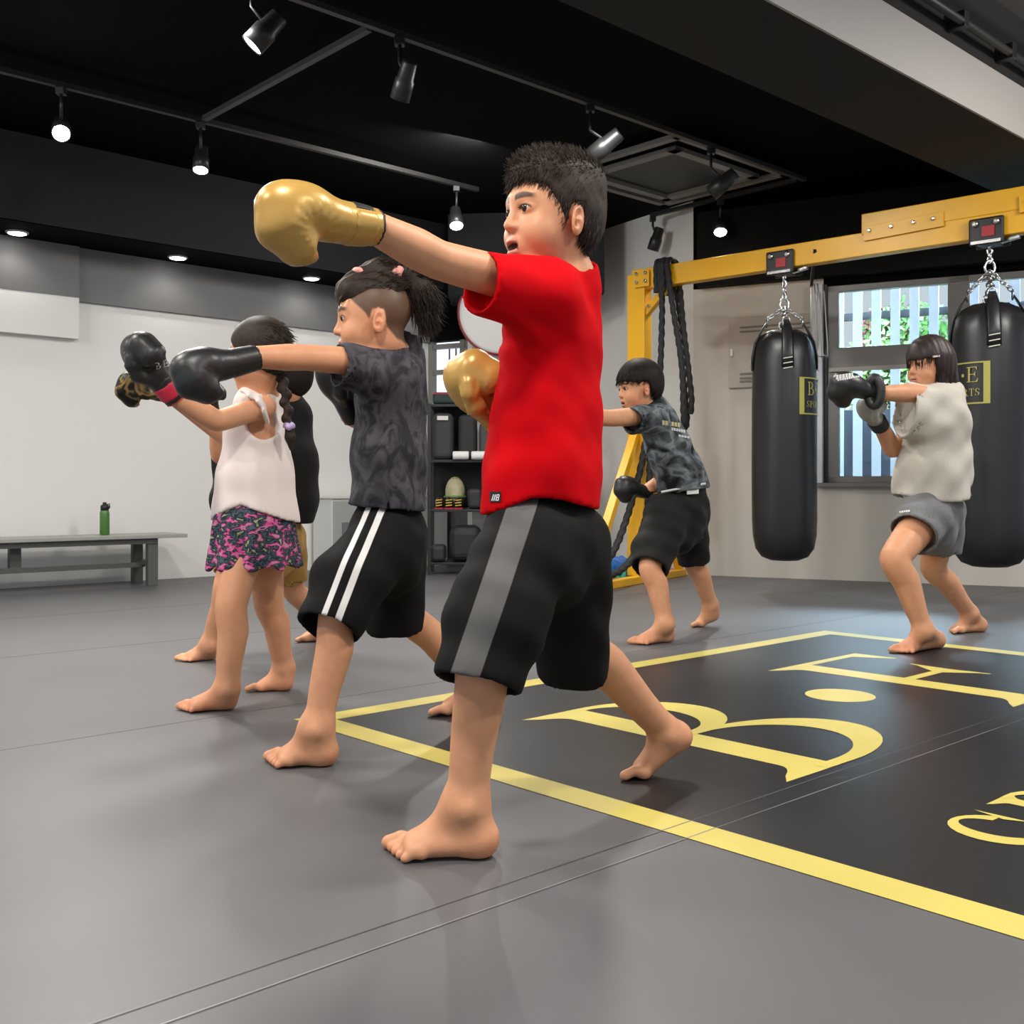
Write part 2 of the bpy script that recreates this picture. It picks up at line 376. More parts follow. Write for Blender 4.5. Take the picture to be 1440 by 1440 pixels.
# ---------------------------------------------------------------- printed logo on the mats
M_logo = mat('black printed mat', (.013, .013, .015), .36, bump=(420, .05, .0006), spec=.33)
M_yel = mat('yellow print', (.55, .455, .10), .5, noise=(2.5, .05))
logo = empty('floor_logo', uv(3.2, 1.5), 'black rectangle with yellow border and serif letters printed on the grey mats', 'floor logo')
def sheet(name, U0, U1, V0, V1, z, m, parent):
    return MB().add([uv(U0, V0, z), uv(U1, V0, z), uv(U1, V1, z), uv(U0, V1, z)], [(0, 1, 2, 3)]).build(name, m, parent)
sheet('black_field', 1.72, 4.69, -.6, 2.82, .0008, M_logo, logo)
bd = MB()
for U0, U1, V0, V1 in ((1.705, 1.80, -.6, 2.835), (4.61, 4.705, -.6, 2.835), (1.80, 4.61, 2.745, 2.835)):
    bd.add([uv(U0, V0, .0014), uv(U1, V0, .0014), uv(U1, V1, .0014), uv(U0, V1, .0014)], [(0, 1, 2, 3)])
bd.build('yellow_border', M_yel, logo)
sheet('joint_line', -5, 9, 1.334, 1.3370, .0017, mat('pale joint line', (.19, .19, .19), .4), logo)
sheet('joint_line', -5, 9, 1.398, 1.4010, .0017, mat('faint joint line', (.10, .10, .103), .4), logo)
def put_line(s, U0, V0, h, pos, z):
    for ch, u in zip(s, pos):
        q, w = glyph(ch)
        flat_letter('letter_'+{'.': 'dot'}.get(ch, ch.lower()), [[(u+a*h, V0+b*h) for a, b in f] for f in q], lambda x, y: uv(x, y, z), M_yel, logo)
put_line('BE', 0, 1.43, .925, (2.205, 3.50), .0016)
MB().add([uv(3.268+.115*math.cos(k*math.pi/24), 1.91+.115*math.sin(k*math.pi/24), .0016) for k in range(48)], [tuple(range(48))]).build('letter_dot', M_yel, logo)
put_line('SPORTS', 0, .665, .365, (2.11, 2.375, 2.66, 3.0, 3.34, 3.67), .0016)

# ---------------------------------------------------------------- yellow rig with trolleys, heavy bags, ropes
M_rig = mat('yellow powder coat', (.78, .40, .010), .38, noise=(3, .05))
M_chrome = mat('chrome steel', (.62, .62, .62), .25, metal=1)
M_bag = mat('black bag vinyl', (.012, .012, .013), .38, bump=(9, .25, .01, (1, 1, .5)), spec=.5)
M_lab = mat('yellow label print', (.40, .36, .08), .5)
M_blackpl = mat('black plastic', (.012, .012, .012), .4)
M_redpl = mat('red plastic', (.35, .01, .02), .4)
def atz(px, py, z): return P(px, py, (z-CZ)*FPX/(HOR-py))
BZ = 2.19
pa = Vector((.956, 8.0, 0)); bdv = Vector((1.88, -1.65, 0)).normalized()
rig = empty('bag_rig', pa, 'yellow steel bag rig with long overhead beam, upright post and floor frame', 'rig')
B0 = pa+bdv*-.04
MB().bar(B0+Vector((0, 0, BZ+.075)), B0+bdv*4.4+Vector((0, 0, BZ+.075)), .09, .15).build('overhead_beam', M_rig, rig, .006)
tb = B0+bdv*1.78-Vector((bdv.y, -bdv.x, 0))*.0
MB().bar(tb+Vector((0, 0, BZ+.20)), tb+bdv*2.6+Vector((0, 0, BZ+.20)), .10, .135).build('upper_beam', M_rig, rig, .006)
nrm = Vector((bdv.y, -bdv.x, 0)); nrm = nrm if nrm.y < 0 else -nrm
MB().bar(tb+bdv*.02+nrm*.056+Vector((0, 0, BZ+.135)), tb+bdv*.52+nrm*.056+Vector((0, 0, BZ+.15)), .012, .09).build('joint_plate', M_rig, rig, .002)
MB().bar(tb+bdv*.95+nrm*.056+Vector((0, 0, BZ+.16)), tb+bdv*1.7+nrm*.056+Vector((0, 0, BZ+.19)), .012, .10).build('joint_plate', M_rig, rig, .002)
for t in (.06, .2, .34, .46, 1.0, 1.12, 1.3, 1.42, 1.58):
    MB().lathe(tb+bdv*t+nrm*.06+Vector((0, 0, BZ+.15+.02*t)), [(.013, 0), (.013, .012), (.007, .016)], 8, nrm).build('bolt', M_chrome, rig)
MB().bar(pa+Vector((0, 0, .05)), pa+Vector((0, 0, BZ+.115)), .10, .155, bdv).build('post', M_rig, rig, .006)
MB().bar(pa+bdv*.05+Vector((0, 0, BZ-.19)), pa+bdv*.25+Vector((0, 0, BZ+.0)), .05, .05).build('gusset', M_rig, rig, .003)
MB().bar(pa+bdv*.0+nrm*.06+Vector((0, 0, BZ+.07)), pa+bdv*.13+nrm*.06+Vector((0, 0, BZ+.07)), .012, .12).build('corner_plate', M_rig, rig, .002)
for t, z in ((.02, 2.24), (.1, 2.24), (.02, 2.30), (.1, 2.3), (.13, 2.05)): MB().lathe(pa+bdv*t+nrm*.066+Vector((0, 0, z)), [(.013, 0), (.013, .012), (.007, .016)], 8, nrm).build('bolt', M_chrome, rig)
ra, rb = Vector((.505, 7.23, .028)), Vector((1.385, 8.66, .028)); rdv = (rb-ra).normalized()
MB().bar(ra, rb, .08, .055).build('floor_rail', M_rig, rig, .005)
jp = pa+Vector((-.015, -.02, 1.17))
MB().bar(ra+rdv*.02+Vector((0, 0, .025)), jp, .06, .06).build('brace', M_rig, rig, .004)
MB().bar(rb-rdv*.06+Vector((0, 0, .025)), jp+Vector((.03, .02, 0)), .06, .06).build('brace', M_rig, rig, .004)
r2 = ra+bdv*-0.0+Vector((0, 0, 0)); 
MB().box(ra+rdv*.14+nrm*.0+Vector((-.05, -.005, .0)), .035, .012, .03, math.atan2(rdv.y, rdv.x)+R(90)).build('bolt_plate', M_chrome, rig)

def chain(mb, a, b, n, r=.022, w=.0055):
    a = Vector(a); b = Vector(b); t = (b-a)/n; d = t.normalized(); x = d.orthogonal().normalized(); y = d.cross(x)
    L = t.length*.66
    for k in range(n):
        c = a+t*(k+.5); s = x if k % 2 else y; pts = []
        for j in range(13):
            an = 2*math.pi*j/12; pts.append(c+d*(math.cos(an)*L)+s*(math.sin(an)*r*.55))
        mb.tube(pts, w, 6, caps=False)
def heavy_bag(px, d, z0, z1, r, label, lab_rot, ringy):
    q_ = (px-720)/FPX; tt = (q_*pa.y-pa.x)/(bdv.x-q_*bdv.y); c = pa+bdv*tt; d = c.y; e = empty('heavy_bag', c, label, 'punching bag', 'black heavy bags on the yellow rig')
    prof = [(.02, z0), (r*.45, z0+.006), (r*.72, z0+.03), (r*.90, z0+.085), (r*.975, z0+.17), (r, z0+.28), (r*1.0, z1-.5), (r*.975, z1-.26), (r*.945, z1-.16), (r*.87, z1-.085), (r*.72, z1-.035), (r*.48, z1-.005), (.02, z1)]
    ring = []
    for (ra_, za), (rb_, zb) in zip(prof, prof[1:]):
        k = max(1, int(abs(zb-za)/.05))
        ring += [(ra_+(rb_-ra_)*j/k, za+(zb-za)*j/k) for j in range(k)]
    ring.append(prof[-1]); n = 48; vs_ = []; fs = []; rr = random.Random(px)
    ph = [rr.uniform(0, 6.28) for _ in range(6)]
    for q, z in ring:
        tp = max(0, 1-(z1-z)/.28)
        for k in range(n):
            a = 2*math.pi*k/n
            w = 1+.010*math.sin(3*a+ph[0]+z*2)+.006*math.sin(5*a+ph[1]-z*5)+tp*(.022*math.sin(8*a+ph[2])+.015*math.sin(13*a+ph[3]+z*18))
            vs_.append((c.x+q*w*math.cos(a), c.y+q*w*math.sin(a), z))
    for i in range(len(ring)-1):
        for k in range(n): a, b = i*n+k, i*n+(k+1) % n; fs.append((a, b, b+n, a+n))
    MB().add(vs_, fs, True).build('bag_body', M_bag, e)
    # top yoke straps with stitched patches
    for k in range(4):
        a = math.atan2(-c.y, -c.x)+R(6)+k*math.pi/2; u = Vector((math.cos(a), math.sin(a), 0)); tg = Vector((-u.y, u.x, 0))
        pts = [c+u*(r*.985)+Vector((0, 0, z1-.27)), c+u*(r*.985)+Vector((0, 0, z1-.18)), c+u*(r*.90)+Vector((0, 0, z1-.085)), c+u*(r*.72)+Vector((0, 0, z1-.01)), c+u*(r*.55)+Vector((0, 0, z1+.055))]
        so = MB().tube(pts, [.04, .04, .038, .034, .02], 8, flat=.22, up=u).build('hanging_strap', M_bag, e)
        st = MB()
        for j in range(3): st.bar(c+u*(r*1.045)+tg*-.03+Vector((0, 0, z1-.215-.033*j)), c+u*(r*1.045)+tg*.03+Vector((0, 0, z1-.205-.033*j)), .004, .006)
        st.build('stitching', mat('pale stitching', (.6, .58, .5), .6), so)
        MB().tube([c+u*(r*.55)+Vector((0, 0, z1+.05))+tg*(.024*math.cos(j*math.pi/5))+Vector((0, 0, .03*math.sin(j*math.pi/5))) for j in range(11)], .0055, 6, caps=False).build('d_ring', M_chrome, so)
        ch = MB(); chain(ch, c+u*(r*.54)+Vector((0, 0, z1+.075)), c+Vector((0, 0, ringy)), 6); ch.build('chain', M_chrome, e)
    MB().tube([c+Vector((.03*math.cos(j*math.pi/6), 0, ringy+.02+.04*math.sin(j*math.pi/6))) for j in range(13)], .008, 8, caps=False).build('top_ring', M_chrome, e)
    ch = MB(); chain(ch, c+Vector((0, 0, ringy+.05)), c+Vector((0, 0, BZ-.035)), 4, .026, .0065); ch.build('chain', M_chrome, e)
    # label wrapped round the side
    H, W = .245, .31; zc = CZ-(560-HOR)/FPX*d if px < 1200 else CZ-(542-HOR)/FPX*d
    def onbag(x, y):
        a = lab_rot+x/r; return (c.x+(r+.0045)*math.cos(a), c.y+(r+.0045)*math.sin(a), zc+y)
    def sub(f, n=6):
        out = []
        for i in range(n):
            a0, a1 = i/n, (i+1)/n; l = lambda p, q, t: (p[0]+(q[0]-p[0])*t, p[1]+(q[1]-p[1])*t)
            out.append((l(f[0], f[1], a0), l(f[0], f[1], a1), l(f[3], f[2], a1), l(f[3], f[2], a0)))
        return out
    q = []
    for x0, y0, x1, y1 in ((-W/2, H/2-.009, W/2, H/2), (-W/2, -H/2, W/2, -H/2+.009)): q += rect(x0, y0, x1, y1, 24)
    for x in (-W/2, W/2-.036):
        q += rect(x, -H/2, x+.036, H/2, 4)
    lo = flat_letter('label_frame', q, onbag, M_lab, e)
    for s, h, y in (('B.E', .088, .005), ('SPORTS', .042, -.075)):
        tq, tw = text_quads(s, h, .12 if h > .05 else .06); m = MB()
        k = 1.0 if h > .05 else .20/tw
        for x, qs, w in tq:
            for f in qs:
                for g in sub(f, 3): m.add([onbag((a-tw/2)*k, b+y) for a, b in g], [(0, 1, 2, 3)])
        m.build('lettering', M_lab, lo)
    # trolley on the beam
    t = empty('beam_trolley', c+Vector((0, 0, BZ)), 'black and red roller trolley on the yellow beam above the '+('left' if px < 1200 else 'right')+' heavy bag', 'trolley', 'beam trolleys')
    bz = math.atan2(bdv.y, bdv.x)
    for s in (-1, 1):
        o = MB().box(c+nrm*(.064*s)+Vector((0, 0, BZ+.035)), .20, .026, .16, bz).build('side_plate', M_blackpl, t, .012)
        MB().box(c+nrm*(.08*s)+Vector((0, 0, BZ+.03))+bdv*.015, .07, .008, .06, bz).build('badge', M_redpl, o)
        MB().bar(c+nrm*(.079*s)-bdv*.085+Vector((0, 0, BZ-.03)), c+nrm*(.079*s)+bdv*.085+Vector((0, 0, BZ-.03)), .006, .018).build('steel_strip', M_chrome, o)
        for k in (-.06, .06): MB().lathe(c+nrm*(.077*s)+bdv*k+Vector((0, 0, BZ+.08)), [(.02, 0), (.02, .012), (.01, .018)], 10, nrm*s).build('wheel_cap', M_chrome, o)
    MB().box(c+Vector((0, 0, BZ-.032)), .12, .15, .02, bz).build('bottom_plate', M_blackpl, t, .004)
    MB().bar(c+bdv*.06+Vector((0, 0, BZ-.03)), c+bdv*.17+Vector((0, 0, BZ-.012)), .03, .02).build('brake_lever', M_chrome, t, .003)
heavy_bag(1103, 7.27, .215, 1.775, .215, 'left black heavy bag hanging from the yellow beam', R(-90+12+41), 1.93)
heavy_bag(1392, 6.35, .235, 1.80, .225, 'right black heavy bag hanging behind the girl in grey shorts', R(-90-2-39-22), 2.0)

M_rope = mat('black rope', (.012, .012, .013), .75, bump=(90, .5, .004))
def rope_mesh(mb, pts, r, seg=8, twist=26):
    # smooth path, lobed cross-section turned along the length
    P_ = [Vector(p) for p in pts]; out = []
    for i in range(len(P_)-1):
        p0, p1, p2, p3 = P_[max(i-1, 0)], P_[i], P_[i+1], P_[min(i+2, len(P_)-1)]
        k = max(2, int((p2-p1).length/.012))
        for j in range(k):
            t = j/k; out.append(.5*((2*p1)+(p2-p0)*t+(2*p0-5*p1+4*p2-p3)*t*t+(3*p1-p0-3*p2+p3)*t**3))
    out.append(P_[-1]); vs_ = []; fs = []; x = None; s = 0; n = 12
    for i, p in enumerate(out):
        t = (out[min(i+1, len(out)-1)]-out[max(i-1, 0)]).normalized()
        if x is None: x = t.orthogonal().normalized()
        x = (x-t*x.dot(t)).normalized(); y = t.cross(x)
        if i: s += (p-out[i-1]).length
        for k in range(n):
            a = 2*math.pi*k/n; q = r*(1+.16*math.cos(3*a-s*twist*3)); vs_.append(p+x*(math.cos(a)*q)+y*(math.sin(a)*q))
    for i in range(len(out)-1):
        for k in range(n): a, b = i*n+k, i*n+(k+1) % n; fs.append((a, b, b+n, a+n))
    return mb.add(vs_, fs, True)
def bp(t, z, off=0): return pa+bdv*t+nrm*off+Vector((0, 0, z))
mb = MB()
rope_mesh(mb, [bp(.22, 1.15, .08), bp(.235, 1.55, .075), bp(.25, 2.0, .075), bp(.245, BZ+.14, .075), bp(.25, BZ+.185, .0), bp(.25, BZ+.13, -.08), bp(.27, 2.0, -.09), bp(.33, 1.5, -.09), bp(.37, 1.22, -.07), bp(.40, 1.15, .0), bp(.43, 1.22, .07), bp(.42, 1.6, .08), bp(.34, 2.05, .08), bp(.30, BZ+.14, .08), bp(.29, BZ+.185, 0), bp(.29, BZ+.12, -.08), bp(.33, 1.9, -.085), bp(.40, 1.4, -.08), bp(.40, 1.25, -.07)], .021)
for j in range(3): rope_mesh(mb, [bp(.2+.03*j, BZ-.05, .072), bp(.2+.03*j, BZ+.16, .072), bp(.2+.03*j, BZ+.185, 0), bp(.2+.03*j, BZ+.15, -.075), bp(.2+.03*j, BZ-.05, -.075)], .02)
tag(fit(mb.build('battle_rope', M_rope), bp(.3, BZ)), 'black braided rope looped over the yellow beam beside the post', 'rope')
mb = MB(); q = lambda px, py, d: P(px, py, d)
rope_mesh(mb, [q(912, 560, 7.86), q(908, 620, 7.86), q(893, 690, 7.83), q(868, 765, 7.6), q(845, 800, 7.36), q(828, 808, 7.22), q(826, 815, 7.16), q(845, 812, 7.22), q(872, 803, 7.42), q(892, 780, 7.62), q(904, 745, 7.78), q(912, 700, 7.84), q(914, 640, 7.86)], .024)
rope_mesh(mb, [q(838, 800, 7.14), q(842, 806, 7.10), q(843, 818, 7.12)], .03)
tag(fit(mb.build('battle_rope', M_rope), P(840, 815, 7.2)), 'black rope hanging in front of the yellow post down to the floor frame', 'rope')
# vinyl dumbbells in the rig's floor frame
def dumbbell(c, ang, r, L, m, label):
    c = Vector(c); ax = Vector((math.cos(ang), math.sin(ang), 0)); e = empty('dumbbell', c, label, 'dumbbell', 'coloured dumbbells in the yellow floor frame')
    c = c+Vector((0, 0, r))
    MB().lathe(c-ax*(L/2), [(.016, 0), (.016, L)], 10, ax).build('handle', m, e)
    for s in (-1, 1): MB().lathe(c+ax*(s*L*.32)-ax*(L*.18), [(r*.75, 0), (r, .012), (r, L*.36-.012), (r*.75, L*.36)], 6, ax, (0, 0, 1)).build('weight', m, e, .004)
C_ = {'blue': (.03, .16, .50), 'pink': (.60, .10, .17), 'teal': (.07, .40, .30), 'green': (.03, .26, .12), 'purple': (.25, .06, .22), 'yellow': (.55, .38, .08)}
for nm, px, py, d, r, L, z in (('green', 851, 818, 7.75, .045, .15, 0), ('teal', 876, 817, 8.10, .055, .14, 0), ('purple', 848, 800, 8.3, .055, .16, 0), ('blue', 870, 800, 8.5, .085, .19, 0), ('pink', 886, 809, 8.30, .07, .16, 0),
                            ('yellow', 858, 806, 7.93, .04, .11, 0), ('teal', 934, 812, 8.57, .038, .13, 0), ('pink', 944, 806, 8.69, .030, .09, 0)):
    p = P(px, 700, d); where = {851: 'nearest the front end of the frame', 876: 'in front of the pink one', 848: 'behind the rope', 870: 'largest, behind the rope', 886: 'beside the blue one', 858: 'under the rope', 934: 'between the boy legs', 944: 'behind the teal one between the boy legs'}[px]
    dumbbell((p.x, p.y, 0), math.atan2(rdv.y, rdv.x)+R(6), r, L, mat('vinyl '+nm, C_[nm], .45), nm+' dumbbell in the yellow floor frame, '+where)

# ---------------------------------------------------------------- wall vent, strap, cabinet, bench, bottle
M_vent = mat('beige vent', (.47, .435, .375), .5)
e = struct(MB().bar(rw(1026, 1.79, .015), rw(1150, 1.79, .015), .03, .56).build('wall_vent', M_vent, None, .004))
f = MB()
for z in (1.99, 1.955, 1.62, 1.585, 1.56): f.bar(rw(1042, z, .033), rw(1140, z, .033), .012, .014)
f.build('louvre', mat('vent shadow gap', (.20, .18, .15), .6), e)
tag(fit(MB().bar(rw(1031, 1.76, .034), rw(1031, 1.82, .034), .04, .02, rwd).build('wall_switch', mat('white switch', (.8, .8, .78), .4), None, .004), rw(1031, 1.79, .034)), 'small white switch plate on the beige vent panel', 'switch')
mb = MB(); M_strap = mat('grey webbing', (.33, .32, .30), .6)
for k, (dx, w) in enumerate(((0, .016), (.035, .012), (.07, .014))):
    p0 = P(1141, 400, 7.3); o = bdv*dx
    mb.tube([p0+o*.6, p0+o+Vector((.0, 0, -.20)), p0+o*1.1+Vector((.0, 0, -.42)), p0+o+Vector((.01, 0, -.49)), p0+o*1.2+Vector((.035, .01, -.50)), p0+o+Vector((.05, .02, -.42)), p0+o*.8+Vector((.04, .02, -.05))], w, 6, flat=.35)
st = empty('hanging_strap', P(1146, 400, 7.3), 'grey webbing straps hanging in a loop right of the left heavy bag', 'strap')
mb.build('webbing', M_strap, st); MB().bar(P(1141, 402, 7.3), P(1146, 352, 7.02), .02, .02).build('hook', M_blackmetal, st)
# low white cabinet by the left wall
c0 = uv(6.03, 7.86); cab = empty('low_cabinet', uv(5.3, 7.7), 'low white cabinet against the left wall behind the boys', 'cabinet')
def lbox(name, U0, U1, V0, V1, z0, z1, m, parent, bevel=.004):
    q = [(U0, V0), (U1, V0), (U1, V1), (U0, V1)]
    return MB().hexa([uv(a, b, z0) for a, b in q]+[uv(a, b, z1) for a, b in q]).build(name, m, parent, bevel)
M_cab = mat('white cabinet', (.62, .62, .60), .45); M_cabg = mat('grey cabinet side', (.36, .36, .36), .45)
lbox('carcass', 4.95, 6.2, 7.62, 7.91, 0, .62, M_cab, cab); lbox('door', 4.96, 5.20, 7.605, 7.62, .03, .60, M_cabg, cab)
lbox('top', 4.93, 6.2, 7.60, 7.91, .62, .64, M_cab, cab); lbox('door', 5.22, 5.7, 7.605, 7.62, .03, .60, M_cab, cab)
lbox('handle', 5.04, 5.12, 7.59, 7.604, .18, .42, mat('grey handle', (.17, .17, .165), .4), cab, .002); lbox('handle', 5.28, 5.5, 7.585, 7.604, .595, .625, mat('dark handle', (.08, .08, .08), .4), cab, .002)
# bench
M_bt = mat('grey bench top', (.30, .30, .28), .4); M_bl = mat('olive grey metal', (.085, .085, .075), .45)
bench = empty('bench', uv(2.6, 7.6), 'long low grey bench standing along the white left wall', 'bench')
lbox('seat', -.5, 3.57, 7.42, 7.80, .345, .372, M_bt, bench, .004)
lbox('apron', -.4, 3.36, 7.46, 7.485, .305, .345, M_bl, bench, .002)
for U in (3.29, 2.38, 1.48, .6):
    for V in ((7.47, 7.73) if U > 3 else (7.6,)):
        lbox('leg', U, U+.075, V, V+.05, 0 if U > 3 else .16, .345, M_bl, bench, .003)
    if U < 3:
        lbox('bracket', U-.08, U+.16, 7.56, 7.70, .318, .345, M_bl, bench, .003)
lbox('stretcher', 3.29, 3.35, 7.50, 7.75, .145, .18, M_bl, bench, .002); lbox('stretcher', -.4, 3.32, 7.59, 7.63, .13, .165, M_bl, bench, .002)
lbox('leg', .0, .06, 7.47, 7.52, 0, .345, M_bl, bench, .003); lbox('leg', .0, .06, 7.73, 7.78, 0, .345, M_bl, bench, .003)
bt = uv(3.04, 7.64, .3725)
M_bot = mat('green bottle', (.055, .17, .03), .3, coat=.3)
bo = empty('water_bottle', bt, 'green water bottle with black lid standing on the grey bench', 'bottle')
MB().lathe(bt, [(.03, 0), (.034, .006), (.034, .155), (.030, .172), (.026, .178)], 20).build('bottle_body', M_bot, bo)
MB().lathe(bt+Vector((0, 0, .176)), [(.029, 0), (.029, .03), (.024, .038), (.014, .042), (.014, .055), (.010, .058)], 16).build('lid', M_blackpl, bo)
MB().tube([bt+Vector((.012, 0, .215)), bt+Vector((.034, 0, .222)), bt+Vector((.036, 0, .195)), bt+Vector((.028, 0, .188))], .005, 6).build('carry_loop', M_blackpl, bo)

# ---------------------------------------------------------------- gear rack at the back
rk = P(655, HOR, 8.9); rx0, rx1, ry0, ry1 = P(606, HOR, 8.9).x, P(800, HOR, 8.9).x, 8.72, 9.08
rack = empty('gear_rack', (rx0+.5, 8.9, 0), 'black open metal rack of boxing gear behind the boy in red', 'rack')
SZ = (.09, .525, .93, 1.385)
for z in SZ: MB().box(((rx0+rx1)/2, 8.9, z), rx1-rx0, .36, .022).build('shelf', M_blackmetal, rack, .003)
for x in (rx0, rx1):
    for y in (ry0, ry1): MB().box((x, y, .70), .028, .028, 1.40).build('upright', M_blackmetal, rack)
bp_ = lambda x0, x1, z0, z1: MB().box(((x0+x1)/2, 9.085, (z0+z1)/2), x1-x0, .012, z1-z0).build('dark_backing', mat('rack shade backing', (.014, .015, .014), .8), rack)  # dark sheets added so the rack interior reads as shade
bp_(rx0+.01, P(655, HOR, 8.9).x, .945, 1.375); bp_(rx0+.01, rx1-.01, .54, .92)
M_dkbag = mat('charcoal nylon', (.030, .034, .032), .7, bump=(25, .3, .01)); M_wl = mat('white logo print', (.6, .6, .58), .5)
def pad(name, c, s, m, label, cat, group, rz=0, bev=.02, kids=()):
    o = MB().box(Vector(c)+Vector((0, 0, s[2]/2)), *s, rz).build(name, m, None, min(s)*.28, 4); fit(o, c); tag(o, label, cat, group)
    for kn, kc, ks, km in kids: MB().box(Vector(c)+Vector(kc), *ks, rz).build(kn, km, o, min(ks)*.2)
    return o
def px_at(px, z, d=8.86): p = P(px, HOR, d); return (p.x, p.y, z)
pad('gear_bag', px_at(624, .942), (.17, .26, .385), M_dkbag, 'tall charcoal bag with white print at left end of the rack middle shelf', 'bag', 'bags on the rack', kids=[('logo_print', (.0, -.143, .34), (.09, .004, .035), M_wl)])
pad('gear_bag', px_at(658, .942), (.15, .28, .37), mat('black nylon', (.015, .015, .015), .7), 'black bag beside the tall charcoal bag on the rack', 'bag', 'bags on the rack')
pad('gear_bag', px_at(630, 1.397), (.24, .26, .10), mat('dark green nylon', (.012, .03, .025), .7), 'dark green soft bag on the rack top shelf', 'bag', None, kids=[('red_piping', (0, -.132, .085), (.22, .005, .012), M_redpl)])
for i, px in enumerate((683, 700)):
    pad('gear_bag', px_at(px, .942 if i else .942), (.10, .25, .30), mat('dusky nylon', (.05, .05, .052), .7), ('first' if i == 0 else 'second')+' dusky bag on the rack middle shelf, right of the black bag', 'bag', 'bags on the rack')
def shoe(c, label, m):
    c = Vector(c); e = empty('shin_pad', c, label, 'shin pad', 'white pads on the rack')
    MB().ball(c+Vector((0, 0, .035)), (.085, .12, .035), 18, 10).build('pad_body', m, e); MB().box(c+Vector((0, 0, .072)), .05, .2, .006).build('strap', M_blackpl, e)
hz = .537
for i, (px, lb) in enumerate(((618, 'leftmost black and yellow glove in the row on the rack'), (632, 'second black and yellow glove in the row on the rack'), (645, 'third black and yellow glove in the row on the rack, under the pale helmet'))):
    c = Vector(px_at(px, hz, 8.80)); e = empty('training_glove', c, lb, 'glove', 'gloves in a row on the rack')
    MB().ball(c+Vector((0, 0, .05)), (.036, .08, .05), 14, 10).build('glove_body', mat('black leather', (.015, .014, .014), .4), e)
    for j in range(3): MB().bar(c+Vector((-.026, -.078+.0*j, .028+.022*j)), c+Vector((.026, -.076, .034+.022*j)), .01, .008).build('yellow_stripe', mat('yellow leather', (.55, .36, .05), .4), e)
    MB().box(c+Vector((0, -.05, .006)), .07, .06, .012).build('red_trim', M_redpl, e)
c = Vector(px_at(640, hz, 8.965)); e = empty('head_guard', c, 'pale yellow green head guard behind the row of gloves', 'head guard')
MB().ball(c+Vector((0, 0, .14)), (.082, .085, .13), 20, 14).build('shell', mat('pale leather', (.55, .50, .30), .45, noise=(9, .3)), e); MB().tube([c+Vector((.086*math.cos(a/8*math.pi*2), .086*math.sin(a/8*math.pi*2), .10)) for a in range(9)], .012, 6, caps=False).build('rim', mat('green trim', (.12, .22, .06), .5), e)
for i, (px, z, s, col, lb) in enumerate(((668, hz, (.12, .2, .17), (.02, .02, .022), 'black block pad right of the pale head guard'), (686, hz, (.06, .2, .2), (.02, .03, .06), 'navy pad at the right of the rack lower shelf'),
                                      (655, .102, (.26, .26, .30), (.014, .014, .013), 'big black box on the rack bottom shelf'), (617, .102, (.12, .24, .14), (.02, .02, .02), 'small dark box at the left of the rack bottom shelf'))):
    pad('gear_box', px_at(px, z), s, mat('gear'+str(i), col, .6), lb, 'pad' if i < 2 else 'box', None)
for i, (px, lb) in enumerate(((643, 'white mitt lying on top of the black bag on the rack'), (672, 'second white mitt on the rack, right of the first'))):
    pass
for i, (px, lb) in enumerate(((648, 'left white roll on the rack shelf edge'), (674, 'right white roll on the rack shelf edge'))):
    c = Vector(px_at(px, 0.942, 8.70)); o = MB().lathe(c+Vector((-.065, 0, .034)), [(.0, 0), (.03, .0), (.034, .008), (.034, .122), (.03, .13), (0, .13)], 16, (1, 0, .0)).build('white_roll', mat('white towel', (.75, .75, .74), .8), None); fit(o, c); tag(o, lb, 'towel roll', 'white rolls on the rack')
# round target pad on the wall behind, with red and black rim
c = P(704, 440, 9.22); tp = empty('round_shield', c, 'round white shield with red and black rim hanging on the back wall', 'shield')
MB().lathe(c, [(.36, 0), (.36, .03), (.33, .04), (.0, .042)], 40, (0, -1, 0)).build('shield_face', M_white, tp)
MB().tube([c+Vector((.36*math.cos(k*math.pi/24), -.02, .36*math.sin(k*math.pi/24))) for k in range(49)], .015, 8, caps=False).build('rim', mat('dark red rim', (.25, .02, .03), .4), tp)

# ---------------------------------------------------------------- ceiling: tracks, lamps, cassette, pipes
M_track = mat('black track', (.016, .016, .016), .5); M_lampb = mat('lamp body', (.018, .018, .019), .4)
def lampface(s): return mat('lamp lens %g' % s, (1, 1, 1), .5, emit=(1, .98, .95, s))
def rail(name, a, b, label, m=M_track, w=.035, h=.03):
    o = MB().bar(a, b, w, h).build(name, m); fit(o, (Vector(a)+Vector(b))/2); return tag(o, label, 'track')
TZ = 2.98
tr1 = rail('light_track', uv(-3, 6.15, TZ), uv(5.3, 6.15, TZ), 'long black lamp track nearest the left wall, carrying the glaring lamp')
tr2 = rail('light_track', uv(1.0, 4.32, TZ), uv(6.9, 4.32, TZ), 'black lamp track running past the ceiling cassette', mat('paler track', (.055, .055, .055), .5))  # paler colour than the plain black tracks
tr3 = rail('light_track', uv(3.05, 6.11, TZ), uv(3.05, 4.36, TZ), 'black cross track between the two long tracks', mat('paler track', (.055, .055, .055), .5))
tr4 = rail('light_track', uv(6.86, 4.36, TZ), uv(6.86, 5.75, TZ), 'black cross track at the far end near the window', M_track)
